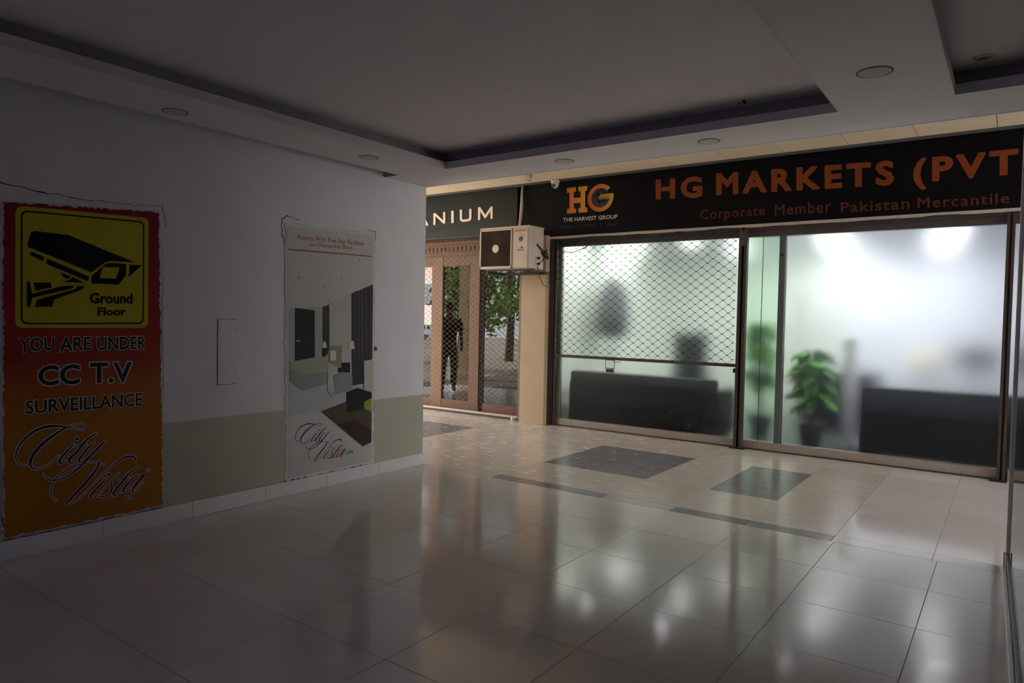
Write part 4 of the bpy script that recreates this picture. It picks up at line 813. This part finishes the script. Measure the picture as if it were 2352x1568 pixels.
# ---------------------------------------------------------------- glass partition close on the right
gp = thing('glass_partition', 'clear glass partition with a steel edge post and low rail', 'partition', (4.746, .17, 0)); gp.rotation_euler.z = math.radians(1.45)
MB().box(.0, .032, -.03, .0, 0, 2.74, .002).build('edge_post', M_steel, gp)
MB().box(.012, .024, -7.9, -.03, .09, 2.74).build('glass_pane', M_clear, gp)
MB().box(.004, .034, -7.9, -.03, 0, .09, .002).build('bottom_rail', M_black, gp)
MB().box(-.010, -.002, -.012, .0, 0, .09, .002).build('latch', mat('latch_tan', (.30, .20, .16), .5), gp)
MB().box(-.016, .003, -7.9, -.014, 0, .010, .002).build('floor_strip', M_steel, gp)

# ---------------------------------------------------------------- outdoors, seen only mirrored in the door glass
def tree(x, y, h, r, seed, label):
    random.seed(seed); t = thing('tree', label, 'tree', (x, y, -.03), 'trees outside the passage')
    MB().tube([(0, 0, 0), (.1, .05, h*.3), (0, .1, h*.6)], [.16, .12, .07], 8).build('trunk', M_bark, t)
    mb = MB()
    for c in range(26):
        cc = Vector((random.gauss(0, r*.5), random.gauss(0, r*.5), h*random.uniform(.3, 1.0)))
        for k in range(60):
            q = cc+Vector((random.gauss(0, .28), random.gauss(0, .28), random.gauss(0, .22))); a = Vector((random.uniform(-1, 1), random.uniform(-1, 1), random.uniform(-1, 1))).normalized()*.13; b = a.cross(Vector((random.random(), 1, random.random()))).normalized()*.05
            mb.add([q-a, q+b, q+a, q-b], [(0, 1, 2, 3)])
    o = mb.build('foliage', M_treeleaf, t); o['kind'] = 'stuff'
for k, (x, y, h, r) in enumerate(((-8.0, -3.6, 4.0, .8), (-9.5, -8, 5.5, 1.1), (-7.0, -12.5, 4.5, 1.0), (-12.5, -4.5, 5, 1.1), (-10.5, .6, 4.5, .9))):
    tree(x, y, h, r, k, 'leafy green tree outside, mirrored in the wooden door glass')
for k, (x, y) in enumerate(((-5.8, -1.2), (-5.8, -4.6))):
    t = thing('porch_column', 'square concrete column outside, mirrored in the wooden door glass', 'column', (x, y, -.03), 'columns outside the passage')
    MB().box(-.15, .15, -.15, .15, 0, 4.0, .01).build('shaft', M_pill, t); MB().box(-.2, .2, -.2, .2, 0, .2, .01).build('base', M_pill, t)
def person(x, y, rz):
    t = thing('person', 'person in dark shirt and grey trousers, mirrored in the wooden door glass', 'person', (x, y, 0)); t.rotation_euler.z = rz
    def skin(name, chains, m, sub=1):
        V = []; E = []; R = []
        for ch in chains:
            prev = ch[0] if isinstance(ch[0], int) else None
            for q in (ch[1:] if prev is not None else ch):
                V.append(q[:3]); R.append(q[3]); i = len(V)-1
                if prev is not None: E.append((prev, i))
                prev = i
        me = bpy.data.meshes.new(name); me.from_pydata(V, E, []); me.materials.append(m)
        o = bpy.data.objects.new(name, me); C.objects.link(o); o.parent = t
        md = o.modifiers.new('skin', 'SKIN'); me.skin_vertices or o.modifiers
        for i, r in enumerate(R):
            r = r if isinstance(r, tuple) else (r, r); me.skin_vertices[0].data[i].radius = r
        me.skin_vertices[0].data[0].use_root = True
        s_ = o.modifiers.new('sub', 'SUBSURF'); s_.levels = sub; s_.render_levels = sub; return o
    skin('body', [[(0, 0, .95, (.14, .10)), (0, 0, 1.15, (.14, .10)), (0, 0, 1.35, (.17, .11)), (0, 0, 1.46, (.10, .08)), (0, .0, 1.52, .05), (0, .01, 1.57, .052), (0, .015, 1.63, .082), (0, .01, 1.70, .07)],
                  [0, (.09, 0, .86, .085), (.10, .02, .50, .06), (.10, -.01, .10, .042), (.10, .12, .04, .035)],
                  [0, (-.09, 0, .86, .085), (-.11, -.05, .50, .06), (-.11, -.12, .11, .042), (-.11, .0, .04, .035)],
                  [2, (.20, 0, 1.40, .055), (.24, -.02, 1.13, .042), (.23, .10, .90, .032), (.22, .13, .80, .03)],
                  [2, (-.20, 0, 1.40, .055), (-.25, .0, 1.13, .042), (-.22, .16, 1.0, .032), (-.18, .22, .98, .03)]], M_skin)
    skin('shirt', [[(0, 0, .93, (.165, .125)), (0, 0, 1.15, (.16, .12)), (0, 0, 1.35, (.19, .13)), (0, 0, 1.46, (.11, .09))],
                   [2, (.20, 0, 1.40, .07), (.24, -.01, 1.15, .06)], [2, (-.20, 0, 1.40, .07), (-.25, 0, 1.15, .06)]], M_shirt)
    skin('trousers', [[(0, 0, .94, (.155, .12)), (0, 0, .88, (.15, .11))], [1, (.09, 0, .80, .10), (.10, .02, .50, .075), (.10, -.01, .10, .065)], [1, (-.09, 0, .80, .10), (-.11, -.05, .50, .075), (-.11, -.12, .11, .065)]], M_trous)
    h = MB(); h.lathe([(.0, .13), (.06, .12), (.09, .07), (.093, .0), (.08, -.03)], (0, -.01, 1.64), 16); h.build('hair', M_black, t, True)
person(-4.2, 1.3, -.9)
